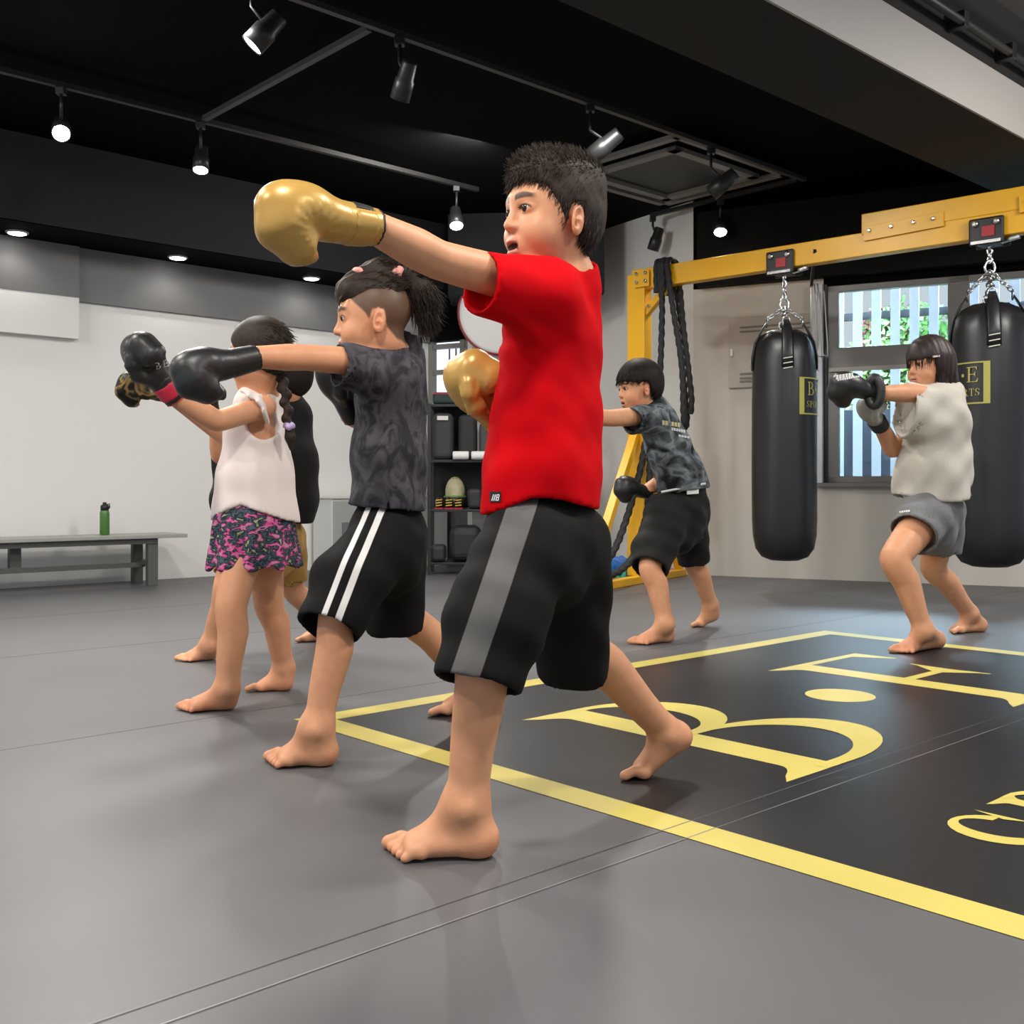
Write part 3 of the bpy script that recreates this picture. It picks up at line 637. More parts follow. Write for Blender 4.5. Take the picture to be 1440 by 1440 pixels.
def spot(px, py, d, aim, L, r, lit, label, power=60, mount=None, strength=12):
    p = P(px, py, d); top = Vector(mount) if mount else Vector((p.x, p.y, TZ-.015))
    a = Vector(aim).normalized(); e = empty('spotlight', top, label, 'spotlight', 'black track spotlights')
    MB().box(top-Vector((0, 0, .02)), .05, .05, .04).build('track_adapter', M_lampb, e, .004)
    back = p-a*(L*.75); MB().tube([top-Vector((0, 0, .03)), Vector((top.x, top.y, back.z+.07)), back+a*.03], .010, 8).build('stem', M_lampb, e)
    h = MB().lathe(p-a*L, [(.0, 0), (r*.72, 0), (r*.78, .012), (r*.86, L*.45), (r, L*.5), (r, L), (r*.92, L), (r*.88, L-.012), (0, L-.012)], 24, a).build('lamp_head', M_lampb, e)
    if lit:
        MB().lathe(p-a*.008, [(r*.88, 0), (r*.88, .004), (0, .006)], 24, a).build('lens', lampface(strength), h)
        l = bpy.data.lights.new('spotlight_beam', 'SPOT'); l.energy = power; l.spot_size = R(95); l.spot_blend = .8; l.shadow_soft_size = r; l.color = (1, .965, .92)
        o = bpy.data.objects.new('spotlight_beam', l); COL.objects.link(o); o.location = p+a*.03; o.rotation_euler = a.to_track_quat('-Z', 'Y').to_euler()
    else: MB().lathe(p-a*.01, [(r*.85, 0), (r*.85, .003), (0, .004)], 20, a).build('lens', mat('unlit lens', (.05, .05, .05), .2), h)
def tdepth(px, V): return V/(UX*1.0-UY*(px-720)/FPX)
d1 = lambda px: tdepth(px, 6.15)
d2 = lambda px: tdepth(px, 4.32)
spot(86, 188, d1(86), (.30, -.75, -.65), .17, .052, True, 'glaring lit spotlight at the far left of the long track', 160, strength=60)
spot(282, 240, d1(282), (.05, -.35, -1), .17, .05, True, 'lit spotlight above the extended golden glove', 110, strength=20)
spot(642, 318, d1(642), (.1, -.55, -1), .17, .055, True, 'lit spotlight left of the face of the boy in red', 110, strength=20)
spot(354, 64, d2(354), (-.62, -.1, -.72), .19, .055, True, 'lit cylinder spotlight tilted at the top of the picture', 150, strength=14)
spot(562, 140, d2(562), (-.35, .5, -.9), .19, .05, False, 'unlit spotlight hanging mid ceiling above the golden glove')
spot(830, 222, d2(830), (-.75, .3, -.55), .22, .055, False, 'unlit spotlight just above the hair of the boy in red')
spot(1000, 272, d2(1000), (-.72, .2, -.6), .20, .055, False, 'unlit spotlight below the ceiling cassette')
dd4 = lambda px: 6.86/(UY+UX*(px-720)/FPX)
spot(1013, 327, dd4(1013), (-.1, -.6, -1), .17, .055, True, 'lit spotlight above the left part of the yellow beam', 110, strength=20)
spot(918, 352, dd4(918), (-.3, .2, -1), .19, .05, False, 'unlit spotlight in front of the white column top')
def downlight(px, py, label):
    Vd = 7.72; d = Vd/(UX-UY*(px-720)/FPX); p = P(px, py, d); p.z = 2.474; e = empty('downlight', p, label, 'downlight', 'recessed downlights over the left wall')
    MB().lathe(p-Vector((0, 0, .012)), [(.062, 0), (.075, .004), (.075, .012)], 24).build('trim_ring', mat('downlight ring', (.5, .5, .5), .4), e)
    MB().lathe(p-Vector((0, 0, .016)), [(0, 0), (.055, .0), (.06, .004), (.06, .006)], 24).build('lens', lampface(14), e)
    l = bpy.data.lights.new('downlight_beam', 'SPOT'); l.energy = 5; l.spot_size = R(140); l.spot_blend = .6; l.shadow_soft_size = .06; l.color = (1, .97, .93)
    o = bpy.data.objects.new('downlight_beam', l); COL.objects.link(o); o.location = p-Vector((0, 0, .03))
downlight(24, 339, 'downlight at the far left over the white wall'); downlight(250, 372, 'downlight over the white wall, second from the left'); downlight(438, 401, 'downlight left of the boy with the ponytail'); downlight(578, 424, 'downlight just right of the ponytail')
# cassette air conditioner
M_cas = mat('grey cassette plastic', (.22, .21, .20), .5)  # one even grey for the cassette frames
def sq(U0, U1, V0, V1, z, w, h, m, name, parent):
    mb = MB()
    for a, b in (((U0, V0), (U1, V0)), ((U1, V0), (U1, V1)), ((U1, V1), (U0, V1)), ((U0, V1), (U0, V0))): 
        A, B = uv(*a, z), uv(*b, z); t = (B-A).normalized(); mb.bar(A-t*(w/2), B+t*(w/2), w, h)
    return mb.build(name, m, parent)
cs = empty('air_conditioner', uv(6.05, 4.82, 3.0), 'square grey ceiling cassette air conditioner', 'air conditioner')
sq(5.50, 6.72, 4.38, 5.50, 3.0, .055, .03, M_cas, 'outer_frame', cs); sq(5.66, 6.56, 4.54, 5.34, 2.985, .07, .03, M_cas, 'inner_frame', cs)
lbox('grille', 5.68, 6.54, 4.56, 5.32, 3.0, 3.01, mat('dark grille', (.02, .018, .016), .5), cs, 0)
lbox('housing', 5.55, 6.67, 4.43, 5.45, 3.012, 3.06, M_black, cs, 0)
def pipe(pts, r, label, name='ceiling_pipe', m=None):
    o = MB().tube(pts, r, 12).build(name, m or mat('painted pipe', (.018, .018, .017), .5)); fit(o, pts[0]); return tag(o, label, 'pipe')
pipe([uv(.8, 3.45, 3.02), uv(6.9, 3.45, 3.02)], .035, 'black pipe along the ceiling beside the big beam')
pipe([uv(3.8, 3.1, 2.99), uv(4.5, 3.2, 2.96), uv(5.6, 3.2, 2.92), uv(6.9, 3.15, 2.96)], .022, 'thin sagging black cable near the far end of the beam', 'ceiling_cable')
# fittings on the near grey ceiling, right top
pipe([uv(3.4, 2.0, 3.05), uv(7.8, 2.0, 3.05)], .018, 'thin pale pipe under the grey ceiling at the upper right', m=mat('pale pipe', (.30, .28, .27), .5))
pipe([uv(3.0, 2.31, 2.95), uv(8.0, 2.31, 2.95)], .02, 'dark conduit along the pale beam face')
for k in range(5):
    U = 3.4+k*.55; o = lbox('conduit_clamp', U, U+.05, 2.29, 2.37, 2.92, 3.0, M_blackpl, None, .004); tag(fit(o, uv(U, 2.33, 2.96)), ('first', 'second', 'third', 'fourth', 'fifth')[k]+' dark clamp along the conduit on the pale beam, counted from the picture top', 'clamp', 'clamps on the beam conduit')
pipe([uv(4.6, 2.12, 3.2), uv(4.6, 2.12, 2.92), uv(4.6, 1.9, 2.92), uv(4.6, 1.7, 2.92)], .012, 'thin sprinkler branch under the grey ceiling', m=mat('pale pipe', (.30, .28, .27), .5))
# ---------------------------------------------------------------- smooth solids: distance fields turned into one continuous mesh
V3 = lambda *a: np.array(a if len(a) == 3 else a[0], float)
def nrmz(a): a = np.asarray(a, float); return a/np.linalg.norm(a)
class SDF:
    def __init__(s, h, fine=()): s.p = []; s.h = h; s.fine = fine
    def _add(s, fn, lo, hi, k, mode): s.p.append((fn, lo if lo is None else np.minimum(lo, hi), hi if hi is None else np.maximum(lo, hi), k, mode)); return s
    def cone(s, a, b, ra, rb=None, k=.02, mode='u'):
        a = V3(a); b = V3(b); rb = ra if rb is None else rb; ab = b-a; L2 = ab@ab
        def fn(X, Y, Z):
            t = np.clip(((X-a[0])*ab[0]+(Y-a[1])*ab[1]+(Z-a[2])*ab[2])/L2, 0, 1)
            return np.sqrt((X-a[0]-t*ab[0])**2+(Y-a[1]-t*ab[1])**2+(Z-a[2]-t*ab[2])**2)-(ra+(rb-ra)*t)
        r = max(ra, rb); return s._add(fn, np.minimum(a, b)-r, np.maximum(a, b)+r, k, mode)
    def chain(s, pts, k=.02, kj=None):         # pts: (point, radius)
        for (a, ra), (b, rb) in zip(pts, pts[1:]): s.cone(a, b, ra, rb, k)
        return s
    def ell(s, c, r, M=None, k=.02, mode='u'):
        c = V3(c); r = np.array(r if hasattr(r, '__len__') else (r, r, r), float); M = np.eye(3) if M is None else M
        def fn(X, Y, Z):
            x, y, z = X-c[0], Y-c[1], Z-c[2]
            q = [M[0, i]*x+M[1, i]*y+M[2, i]*z for i in range(3)]
            k0 = np.sqrt(sum((q[i]/r[i])**2 for i in range(3))); k1 = np.sqrt(sum((q[i]/r[i]**2)**2 for i in range(3)))+1e-9
            return k0*(k0-1)/k1
        e = np.abs(M) @ r; return s._add(fn, c-e, c+e, k, mode)
    def tube(s, a, b, ra, rb, xd=None, fa=False, fb=False, k=.02, mode='u'):   # elliptic section (rx, ry), flat or round ends
        a = V3(a); b = V3(b); d = b-a; L = np.linalg.norm(d); d = d/L
        ra = ra if hasattr(ra, '__len__') else (ra, ra); rb = rb if hasattr(rb, '__len__') else (rb, rb)
        x = np.cross(d, (0, 0, 1.)) if xd is None else V3(xd)
        if np.linalg.norm(x) < 1e-3: x = np.array((1., 0, 0))
        x = nrmz(x-d*(x@d)); y = np.cross(d, x)
        def fn(X, Y, Z):
            X, Y, Z = X-a[0], Y-a[1], Z-a[2]
            t = X*d[0]+Y*d[1]+Z*d[2]; u = X*x[0]+Y*x[1]+Z*x[2]; w = X*y[0]+Y*y[1]+Z*y[2]
            tc = np.clip(t/L, 0, 1); rx = ra[0]+(rb[0]-ra[0])*tc; ry = ra[1]+(rb[1]-ra[1])*tc; e = t-tc*L; rm = np.minimum(rx, ry)
            er = np.where(e < 0, 0 if fa else e, 0 if fb else e)
            q2 = (u/rx)**2+(w/ry)**2; k0 = np.sqrt(q2+(er/rm)**2); k1 = np.sqrt((u/rx**2)**2+(w/ry**2)**2+(er/rm**2)**2)+1e-9
            o = k0*(k0-1)/k1
            if fa: o = np.maximum(o, -t)
            if fb: o = np.maximum(o, t-L)
            return o
        r = max(*ra, *rb); return s._add(fn, np.minimum(a, b)-r, np.maximum(a, b)+r, k, mode)
    def limb(s, pts, k=.02, n=7):              # one smooth bent limb: (joint, radius)
        P_ = [V3(p) for p, r in pts]; R_ = [r for p, r in pts]; seg = []
        for i in range(len(P_)-1):
            p0, p1, p2, p3 = P_[max(i-1, 0)], P_[i], P_[i+1], P_[min(i+2, len(P_)-1)]; m1 = (p2-p0)*.22 if i else (p2-p1)*.5; m2 = (p3-p1)*.22 if i < len(P_)-2 else (p2-p1)*.5
            r0, r1, r2, r3 = R_[max(i-1, 0)], R_[i], R_[i+1], R_[min(i+2, len(R_)-1)]
            for j in range(n+1 if i == len(P_)-2 else n):
                t = j/n; h = (2*t**3-3*t*t+1, t**3-2*t*t+t, -2*t**3+3*t*t, t**3-t*t)
                seg.append((h[0]*p1+h[1]*m1+h[2]*p2+h[3]*m2, h[0]*r1+h[1]*(r2-r0)*.35+h[2]*r2+h[3]*(r3-r1)*.35))
        def fn(X, Y, Z):
            o = None
            for (a, ra), (b, rb) in zip(seg, seg[1:]):
                ab = b-a; t = np.clip(((X-a[0])*ab[0]+(Y-a[1])*ab[1]+(Z-a[2])*ab[2])/(ab@ab+1e-12), 0, 1)
                d = np.sqrt((X-a[0]-t*ab[0])**2+(Y-a[1]-t*ab[1])**2+(Z-a[2]-t*ab[2])**2)-(ra+(rb-ra)*t); o = d if o is None else np.minimum(o, d)
            return o
        A = np.array([p for p, r in seg]); r = max(R_)*1.1; return s._add(fn, A.min(0)-r, A.max(0)+r, k, 'u')
    def secs(s, pts, xd, k=.03):               # pts: (centre, half width along xd, half depth)
        for p, q in zip(pts, pts[1:]): s.tube(p[0], q[0], p[1:], q[1:], xd, k=k)
        return s
    def cut(s, fn, lo, hi, k=.004): return s._add(fn, V3(lo), V3(hi), k, 'i')      # keep fn < 0
    def sub_fn(s, fn, lo, hi, k=.004): return s._add(fn, V3(lo), V3(hi), k, 's')
    def disp(s, fn): return s._add(fn, None, None, 0, 'd')
    def _axis(s, i, lo, hi):
        fr = sorted((c[i]-r, c[i]+r, h) for c, r, h in s.fine); out = [lo]
        while out[-1] < hi:
            x = out[-1]; h = s.h
            for a, b, hf in fr:
                if a-2*s.h < x < b: h = min(h, hf)
            out.append(x+h)
        return np.array(out, np.float32)
    def grid(s):
        us = [p for p in s.p if p[4] == 'u']; lo = np.min([p[1] for p in us], 0)-.03; hi = np.max([p[2] for p in us], 0)+.03
        ax = [s._axis(i, lo[i], hi[i]) for i in range(3)]; F = np.full([len(a) for a in ax], .08, np.float32)
        for fn, l, h, k, mode in s.p:
            if mode == 'd': l, h = lo, hi
            m = .05 if mode == 'u' else .02
            ix = [(max(0, np.searchsorted(ax[i], l[i]-m)-1), np.searchsorted(ax[i], h[i]+m)+1) for i in range(3)]
            sl = tuple(slice(*q) for q in ix)
            if F[sl].size == 0: continue
            X = ax[0][sl[0]][:, None, None]; Y = ax[1][sl[1]][None, :, None]; Z = ax[2][sl[2]][None, None, :]
            d = fn(X, Y, Z).astype(np.float32); f = F[sl]
            if mode == 'd': F[sl] = f+d; continue
            if mode == 'u': hh = np.maximum(k-np.abs(f-d), 0)/max(k, 1e-6); F[sl] = np.minimum(f, d)-hh*hh*k*.25
            else:
                if mode == 's': d = -d
                hh = np.maximum(k-np.abs(f-d), 0)/max(k, 1e-6); F[sl] = np.maximum(f, d)+hh*hh*k*.25
        return ax, F
    def surface(s, smooth=1):
        ax, F = s.grid(); ng = F < 0; nx, ny, nz = F.shape
        c = np.zeros((nx-1, ny-1, nz-1), np.uint8)
        for i in (0, 1):
            for j in (0, 1):
                for k in (0, 1): c += ng[i:nx-1+i, j:ny-1+j, k:nz-1+k]
        cell = np.argwhere((c > 0) & (c < 8)); idx = np.full(c.shape, -1, np.int32); idx[tuple(cell.T)] = np.arange(len(cell))
        acc = np.zeros((len(cell), 3)); cnt = np.zeros(len(cell))
        for axis in range(3):
            o1, o2 = [a for a in range(3) if a != axis]
            for a in (0, 1):
                for b in (0, 1):
                    p = cell.copy(); p[:, o1] += a; p[:, o2] += b; q = p.copy(); q[:, axis] += 1
                    f0 = F[tuple(p.T)]; f1 = F[tuple(q.T)]; mk = (f0 < 0) != (f1 < 0); t = np.where(mk, f0/(f0-f1+1e-12), 0)
                    for d in range(3):
                        x0 = ax[d][p[:, d]]; x1 = ax[d][q[:, d]]; acc[:, d] += np.where(mk, x0+(x1-x0)*t, 0)
                    cnt += mk
        v = acc/cnt[:, None]; quads = []
        for axis in range(3):
            o1, o2 = [(1, 2), (2, 0), (0, 1)][axis]
            sl0 = [slice(None)]*3; sl1 = [slice(None)]*3; sl0[axis] = slice(0, -1); sl1[axis] = slice(1, None)
            A = ng[tuple(sl0)]; B = ng[tuple(sl1)]; e = np.argwhere(A != B)
            e = e[(e[:, o1] > 0) & (e[:, o2] > 0) & (e[:, o1] < F.shape[o1]-1) & (e[:, o2] < F.shape[o2]-1)]
            fl = A[tuple(e.T)]
            def I(a, b): p = e.copy(); p[:, o1] -= a; p[:, o2] -= b; return idx[tuple(p.T)]
            q = np.stack([I(1, 1), I(0, 1), I(0, 0), I(1, 0)], 1); q[~fl] = q[~fl][:, ::-1]; quads.append(q)
        q = np.concatenate(quads); q = q[(q >= 0).all(1)]
        for _ in range(smooth):
            a = np.zeros_like(v); n = np.zeros(len(v))
            for i in range(4):
                for j in ((i+1) % 4, (i-1) % 4):
                    for d in range(3): a[:, d] += np.bincount(q[:, i], v[q[:, j], d], len(v))
                    n += np.bincount(q[:, i], minlength=len(v))
            v = v*.4+.6*a/np.maximum(n, 1)[:, None]
        return v, q
    def build(s, name, m, parent, smooth=1, color=None):
        v, q = s.surface(smooth); return mesh_np(name, v, q, m, parent, color)
def mesh_np(name, v, q, m, parent, color=None):
    off = np.zeros(3); p = parent
    while p is not None: off += np.array(p.location); p = p.parent
    me = bpy.data.meshes.new(name); n = q.shape[1]
    me.vertices.add(len(v)); me.vertices.foreach_set('co', (v-off).astype(np.float32).ravel())
    me.loops.add(q.size); me.loops.foreach_set('vertex_index', q.astype(np.int32).ravel())
    me.polygons.add(len(q)); me.polygons.foreach_set('loop_start', np.arange(0, q.size, n, dtype=np.int32)); me.polygons.foreach_set('loop_total', np.full(len(q), n, np.int32))
    me.polygons.foreach_set('use_smooth', np.ones(len(q), bool)); me.materials.append(m); me.update(calc_edges=True); me.validate()
    if color is not None:
        c = color(v); a = me.color_attributes.new('Col', 'FLOAT_COLOR', 'POINT'); a.data.foreach_set('color', np.concatenate([c, np.ones((len(c), 1))], 1).astype(np.float32).ravel())
    o = bpy.data.objects.new(name, me); COL.objects.link(o); o.parent = parent
    return o
def sstep(a, b, x): t = np.clip((x-a)/(b-a), 0, 1); return t*t*(3-2*t)
def frame(f, up=(0, 0, 1)):                     # columns: forward, left, up
    f = nrmz(f); l = nrmz(np.cross(up, f)); return np.stack([f, l, np.cross(f, l)], 1)
def roll(M, a): c, s_ = math.cos(a), math.sin(a); return np.stack([M[:, 0], M[:, 1]*c+M[:, 2]*s_, M[:, 2]*c-M[:, 1]*s_], 1)

SKIN = np.array(srgb(207, 149, 112)); 
def head(S, c, M, s=1.0, mouth=0.0, eyes=True, nose=1.0):
    c = V3(c); W = lambda *p: c+M @ (np.array(p)*s); E = lambda p, r, k=.02, mode='u', Q=None: S.ell(W(*p), np.array(r)*s, M if Q is None else M @ Q, k*s, mode)
    E((-.012, 0, .030), (.094, .075, .086)); E((.022, 0, -.020), (.060, .066, .078), .03); E((.028, 0, -.064), (.046, .052, .048), .03)
    E((.056, 0, -.097), (.021, .026, .018), .03)
    for y in (-1, 1): E((.050, y*.034, -.044), (.030, .028, .028), .025); E((.076, y*.031, .0), (.016, .019, .0095), .012, 's')
    E((.070, 0, .022), (.017, .046, .016), .02)
    S.cone(W(.082, 0, .004), W(.0955, 0, -.031), .0060*s, .0105*s*nose, .012*s)
    for y in (-1, 1): E((.087, y*.0105, -.034), (.009, .0085, .0075), .006); E((.0925, y*.007, -.0425), (.005, .0035, .004), .003, 's')
    E((.072, 0, -.068), (.018, .026, .018), .015)
    E((.0865, 0, -.0605), (.0075, .0205, .0058), .006); E((.0855, 0, -.0755-mouth*.007), (.0075, .017, .0060), .006)
    E((.092, 0, -.0677-mouth*.003), (.016, .0215, .0016+.0062*mouth), .002, 's')
    if eyes:
        for y in (-1, 1):
            E((.0680, y*.031, .0005), (.0155, .0185, .0135), .006)
            a = R(7*y); Q = np.array([[1, 0, 0], [0, math.cos(a), -math.sin(a)], [0, math.sin(a), math.cos(a)]])
            E((.0845, y*.0315, .0), (.010, .0135, .0038), .0012, 's', Q)
    for y in (-1, 1):
        a = R(24)*y; Q = np.array([[math.cos(a), -math.sin(a), 0], [math.sin(a), math.cos(a), 0], [0, 0, 1]]) @ np.array([[math.cos(R(-12)), 0, math.sin(R(-12))], [0, 1, 0], [-math.sin(R(-12)), 0, math.cos(R(-12))]])
        e0 = np.array((-.013, y*.078, -.019))
        E(e0, (.0185, .0075, .0315), .008, 'u', Q)
        E(e0+np.array((.002, y*.0068, .006)), (.0105, .0060, .0175), .003, 's', Q)
        E(e0+np.array((-.0005, y*.0040, -.0015)), (.0055, .004, .0095), .004, 'u', Q)
        E(e0+np.array((.006, y*.0065, -.008)), (.006, .0055, .0075), .003, 's', Q)
def head_local(v, c, M, s): return ((v-V3(c)) @ M)/s
def face_color(c, M, s=1.0, mouth=0., base=SKIN, brow=True, extra=None):
    def fn(v):
        q = head_local(v, c, M, s); col = np.tile(base, (len(v), 1)); x, y, z = q.T; ay = np.abs(y)
        inh = (np.abs(x) < .13) & (ay < .1) & (np.abs(z) < .14)
        def mix(w, t): nonlocal col; w = (w*inh)[:, None]; col = col*(1-w)+np.array(t)*w
        ch = np.exp(-(((x-.055)/.03)**2+((ay-.045)/.026)**2+((z+.036)/.026)**2)); mix(.12*ch, base*np.array((1.03, .66, .62)))
        e = np.exp(-(((x+.012)/.028)**2+((ay-.082)/.02)**2+((z+.019)/.032)**2)); mix(.30*e, base*np.array((1.05, .66, .58)))
        nb = np.exp(-(((x-.094)/.014)**2+(y/.016)**2+((z+.033)/.014)**2)); mix(.3*nb, base*np.array((1.02, .7, .65)))
        lp = (x > .066)*sstep(.0235, .0185, ay)*(sstep(-.052, -.0565, z)*sstep(-.087-mouth*.007, -.0815-mouth*.006, z)); mix(.62*lp, (.42, .135, .115))
        if mouth: mm = (x > .06)*((x < .086))*sstep(.0225, .018, ay)*sstep(.0062*mouth+.003, .0062*mouth, np.abs(z+.0677+mouth*.003)); mix(.95*mm, (.06, .012, .012))
        if brow:
            zb = .0245-((ay-.026)/.030)**2*.006+(ay-.03)*.06; bw = (x > .045)*sstep(.0080, .0046, np.abs(z-zb)*(1+np.maximum(0, ay-.03)*22))*sstep(.009, .013, ay)*sstep(.054, .047, ay); mix(.92*bw, (.035, .02, .014))
            sl = (x > .055)*sstep(.0034, .0014, np.abs(z-(.0056-((ay-.0315)/.0150)**2*.0042)))*sstep(.0175, .0150, np.abs(ay-.0315)); mix(.9*sl, (.02, .012, .01))
        if extra: col = extra(v, q, col)
        return col
    return fn
M_skin = mat('skin', SKIN, .48, attr='Col', noise=(38, .05), sub=.03, spec=.33)
M_eyew = mat('eye white', (.40, .38, .36), .3); M_iris = mat('dark iris', (.018, .010, .007), .12)
def eyes(c, M, s, parent, look=(1, 0, 0)):
    for y in (-1, 1):
        e = V3(c)+M @ (np.array((.0700, y*.031, .0))*s); rot = Matrix([list(r) for r in M]).to_3x3()
        o = MB().ball(e, (.0125*s, .0158*s, .0110*s), 20, 12, rot).build('eye', M_eyew, parent)
        lk = M @ nrmz(np.array(look)+np.array((0, 0, -.05))); MB().ball(e+lk*.0072*s, .0088*s, 14, 8).build('iris', M_iris, o)

def foot(S, heel, ball, fwd, s=1.0, big=1, ankle=None, w=.074):
    # heel: floor point under the heel (or raised), ball: floor point under the ball; big = +1 when the big toe is left of fwd
    heel = V3(heel); ball = V3(ball); f = nrmz(V3(fwd)*np.array((1, 1, 0))); up = np.array((0, 0, 1.)); l = np.cross(up, f)*big; w = w*s
    ax = nrmz(ball-heel); hu = nrmz(up-ax*(up@ax))
    hc = heel+hu*.027*s+ax*.026*s; bc = ball+up*.017*s
    S.ell(hc, np.array((.031, .028, .028))*s, np.stack([ax, l, hu], 1), .02*s)
    S.tube(hc, bc+hu*.002*s, (.027*s, .026*s), (w*.50, .0185*s), l, k=.02*s)
    if ankle is not None:
        a = V3(ankle); S.cone(a, hc+hu*.012*s, .034*s, .027*s, .025*s); S.cone(a+ax*.012*s-up*.012*s, bc+hu*.006*s-ax*.012*s+l*.008*s, .030*s, .016*s, .03*s)
        for sd in (-1, 1): S.ell(a+l*sd*.030*s-up*.004*s, .011*s, None, .018*s)
    for i in range(5):
        t = (i/4.)*2-1; b0 = bc-l*(t*w*.40)+f*(.000-.016*i/4)*s+up*(-.003)*s
        L = (.054, .049, .044, .038, .031)[i]*s; r = (.0125, .0092, .0088, .0084, .0084)[i]*s
        tip = b0+f*L*.86-l*(t*.004*s); tip[2] = r*.95; md = b0+f*L*.45; md[2] = r*1.5+.003*s
        S.cone(b0, md, r*1.12, r*.92, .008*s); S.cone(md, tip, r*.9, r*1.02, .004*s)
        nl = tip+f*r*.35+up*r*.8
def flat_sole(S, lo, hi): S.cut(lambda X, Y, Z: .0015-Z+X*0+Y*0, lo, hi, .004)
def foot_pink(base, spots):
    def ex(v, q, col):
        for p, r in spots:
            w = np.exp(-((v-V3(p))**2).sum(1)/r**2)[:, None]*.45; col = col*(1-w)+base*np.array((1.02, .66, .62))*w
        return col
    return ex

def strands(name, src, m, parent, n, ln, comb, seed, rad=.0011, keep=None, jit=.35, lift=.45, droop=0.0):
    me = src.data; nv = len(me.vertices); co = np.empty(nv*3, np.float32); me.vertices.foreach_get('co', co); co = co.reshape(-1, 3)
    no = np.empty(nv*3, np.float32); me.vertices.foreach_get('normal', no); no = no.reshape(-1, 3)
    off = np.zeros(3); p = parent
    while p is not None: off += np.array(p.location); p = p.parent
    soff = np.zeros(3); p = src.parent
    while p is not None: soff += np.array(p.location); p = p.parent
    co = co+soff; g = np.random.default_rng(seed); sel = g.integers(0, nv, n)
    if keep is not None: sel = sel[keep(co[sel])]
    vv = []; qq = []; b = 0
    for i in sel:
        p = co[i]; nn = no[i]; L = ln*(.6+.8*g.random()); d = nrmz(np.array(comb(p, nn))+nn*lift+g.normal(0, jit, 3)*.5)
        x = nrmz(np.cross(d, nn+g.normal(0, .2, 3)+1e-4)); y = np.cross(d, x); p = p-nn*.003
        ring = []
        for t, r in ((0, 1), (.35, .9), (.7, .6), (1, .12)):
            c = p+d*(L*t)+np.array((0, 0, -droop*L*t*t))-nn*(L*.18*t*t)
            for a in (0, 2.094, 4.188): vv.append(c+(x*math.cos(a)+y*math.sin(a))*rad*r)
        for j in range(3):
            for k in range(3): qq.append((b+j*3+k, b+j*3+(k+1) % 3, b+j*3+3+(k+1) % 3, b+j*3+3+k))
        b += 12
    if not vv: return None
    o = mesh_np(name, np.array(vv), np.array(qq), m, parent); o['kind'] = 'stuff'; return o
M_hair = mat('dark brown hair', (.028, .018, .0125), .6, noise=(60, .3), spec=.22)
M_hairb = mat('black hair', (.012, .008, .007), .6, noise=(60, .3), spec=.18)
from mathutils.bvhtree import BVHTree
def seen(o, px, py):                            # where the sight line of a photo point meets a finished surface
    me = o.data; off = Vector((0, 0, 0)); q = o
    while q is not None: off += q.location; q = q.parent
    if 'bvh' not in BV or BV['bvh'][0] != o.name: BV['bvh'] = (o.name, BVHTree.FromPolygons([v.co+off for v in me.vertices], [tuple(p.vertices) for p in me.polygons]))
    c = Vector((0, 0, CZ)); d = (P(px, py, 1.0)-c).normalized(); loc, n, i, ds = BV['bvh'][1].ray_cast(c, d)
    return (loc, n) if loc is not None else (None, None)
BV = {}
def decal(name, o, quads, m, parent, lift=.0012):   # photo-placed print laid on a surface
    mb = MB()
    for f in quads:
        p = []
        for x, y in f:
            l, n = seen(o, x, y)
            if l is None: break
            p.append(l+n*lift)
        if len(p) == len(f): mb.add(p, [tuple(range(len(p)))])
    return mb.build(name, m, parent) if mb.v else None
def noise3(f, ph): return lambda X, Y, Z: np.sin(X*f+ph)*np.sin(Y*f*1.13+ph*1.7)*np.sin(Z*f*.94+ph*2.3)
def hair_cap(h, c, M, s, xs, zs, grow=.012, top=0., back=0., jag=.004, extra=None):
    S = SDF(h); c = V3(c); W = lambda *p: c+M @ (np.array(p)*s)
    S.ell(W(-.012-back*.5, 0, .030+top*.5), np.array((.094+grow+back*.5, .075+grow*.8, .086+grow+top*.5))*s, M, .02)
    S.ell(W(-.030-back*.5, 0, -.010), np.array((.072+grow, .066+grow*.7, .075))*s, M, .02)
    if extra: extra(S, W)
    def hl(X, Y, Z):
        x = ((X-c[0])*M[0, 0]+(Y-c[1])*M[1, 0]+(Z-c[2])*M[2, 0])/s; y = ((X-c[0])*M[0, 1]+(Y-c[1])*M[1, 1]+(Z-c[2])*M[2, 1])/s; z = ((X-c[0])*M[0, 2]+(Y-c[1])*M[1, 2]+(Z-c[2])*M[2, 2])/s
        return (np.interp(x, xs, zs)+jag*np.sin(y*170+x*90)*np.sin(x*140+1)-z)*s*.8
    S.cut(hl, c-.25, c+.25, .004)
    return S
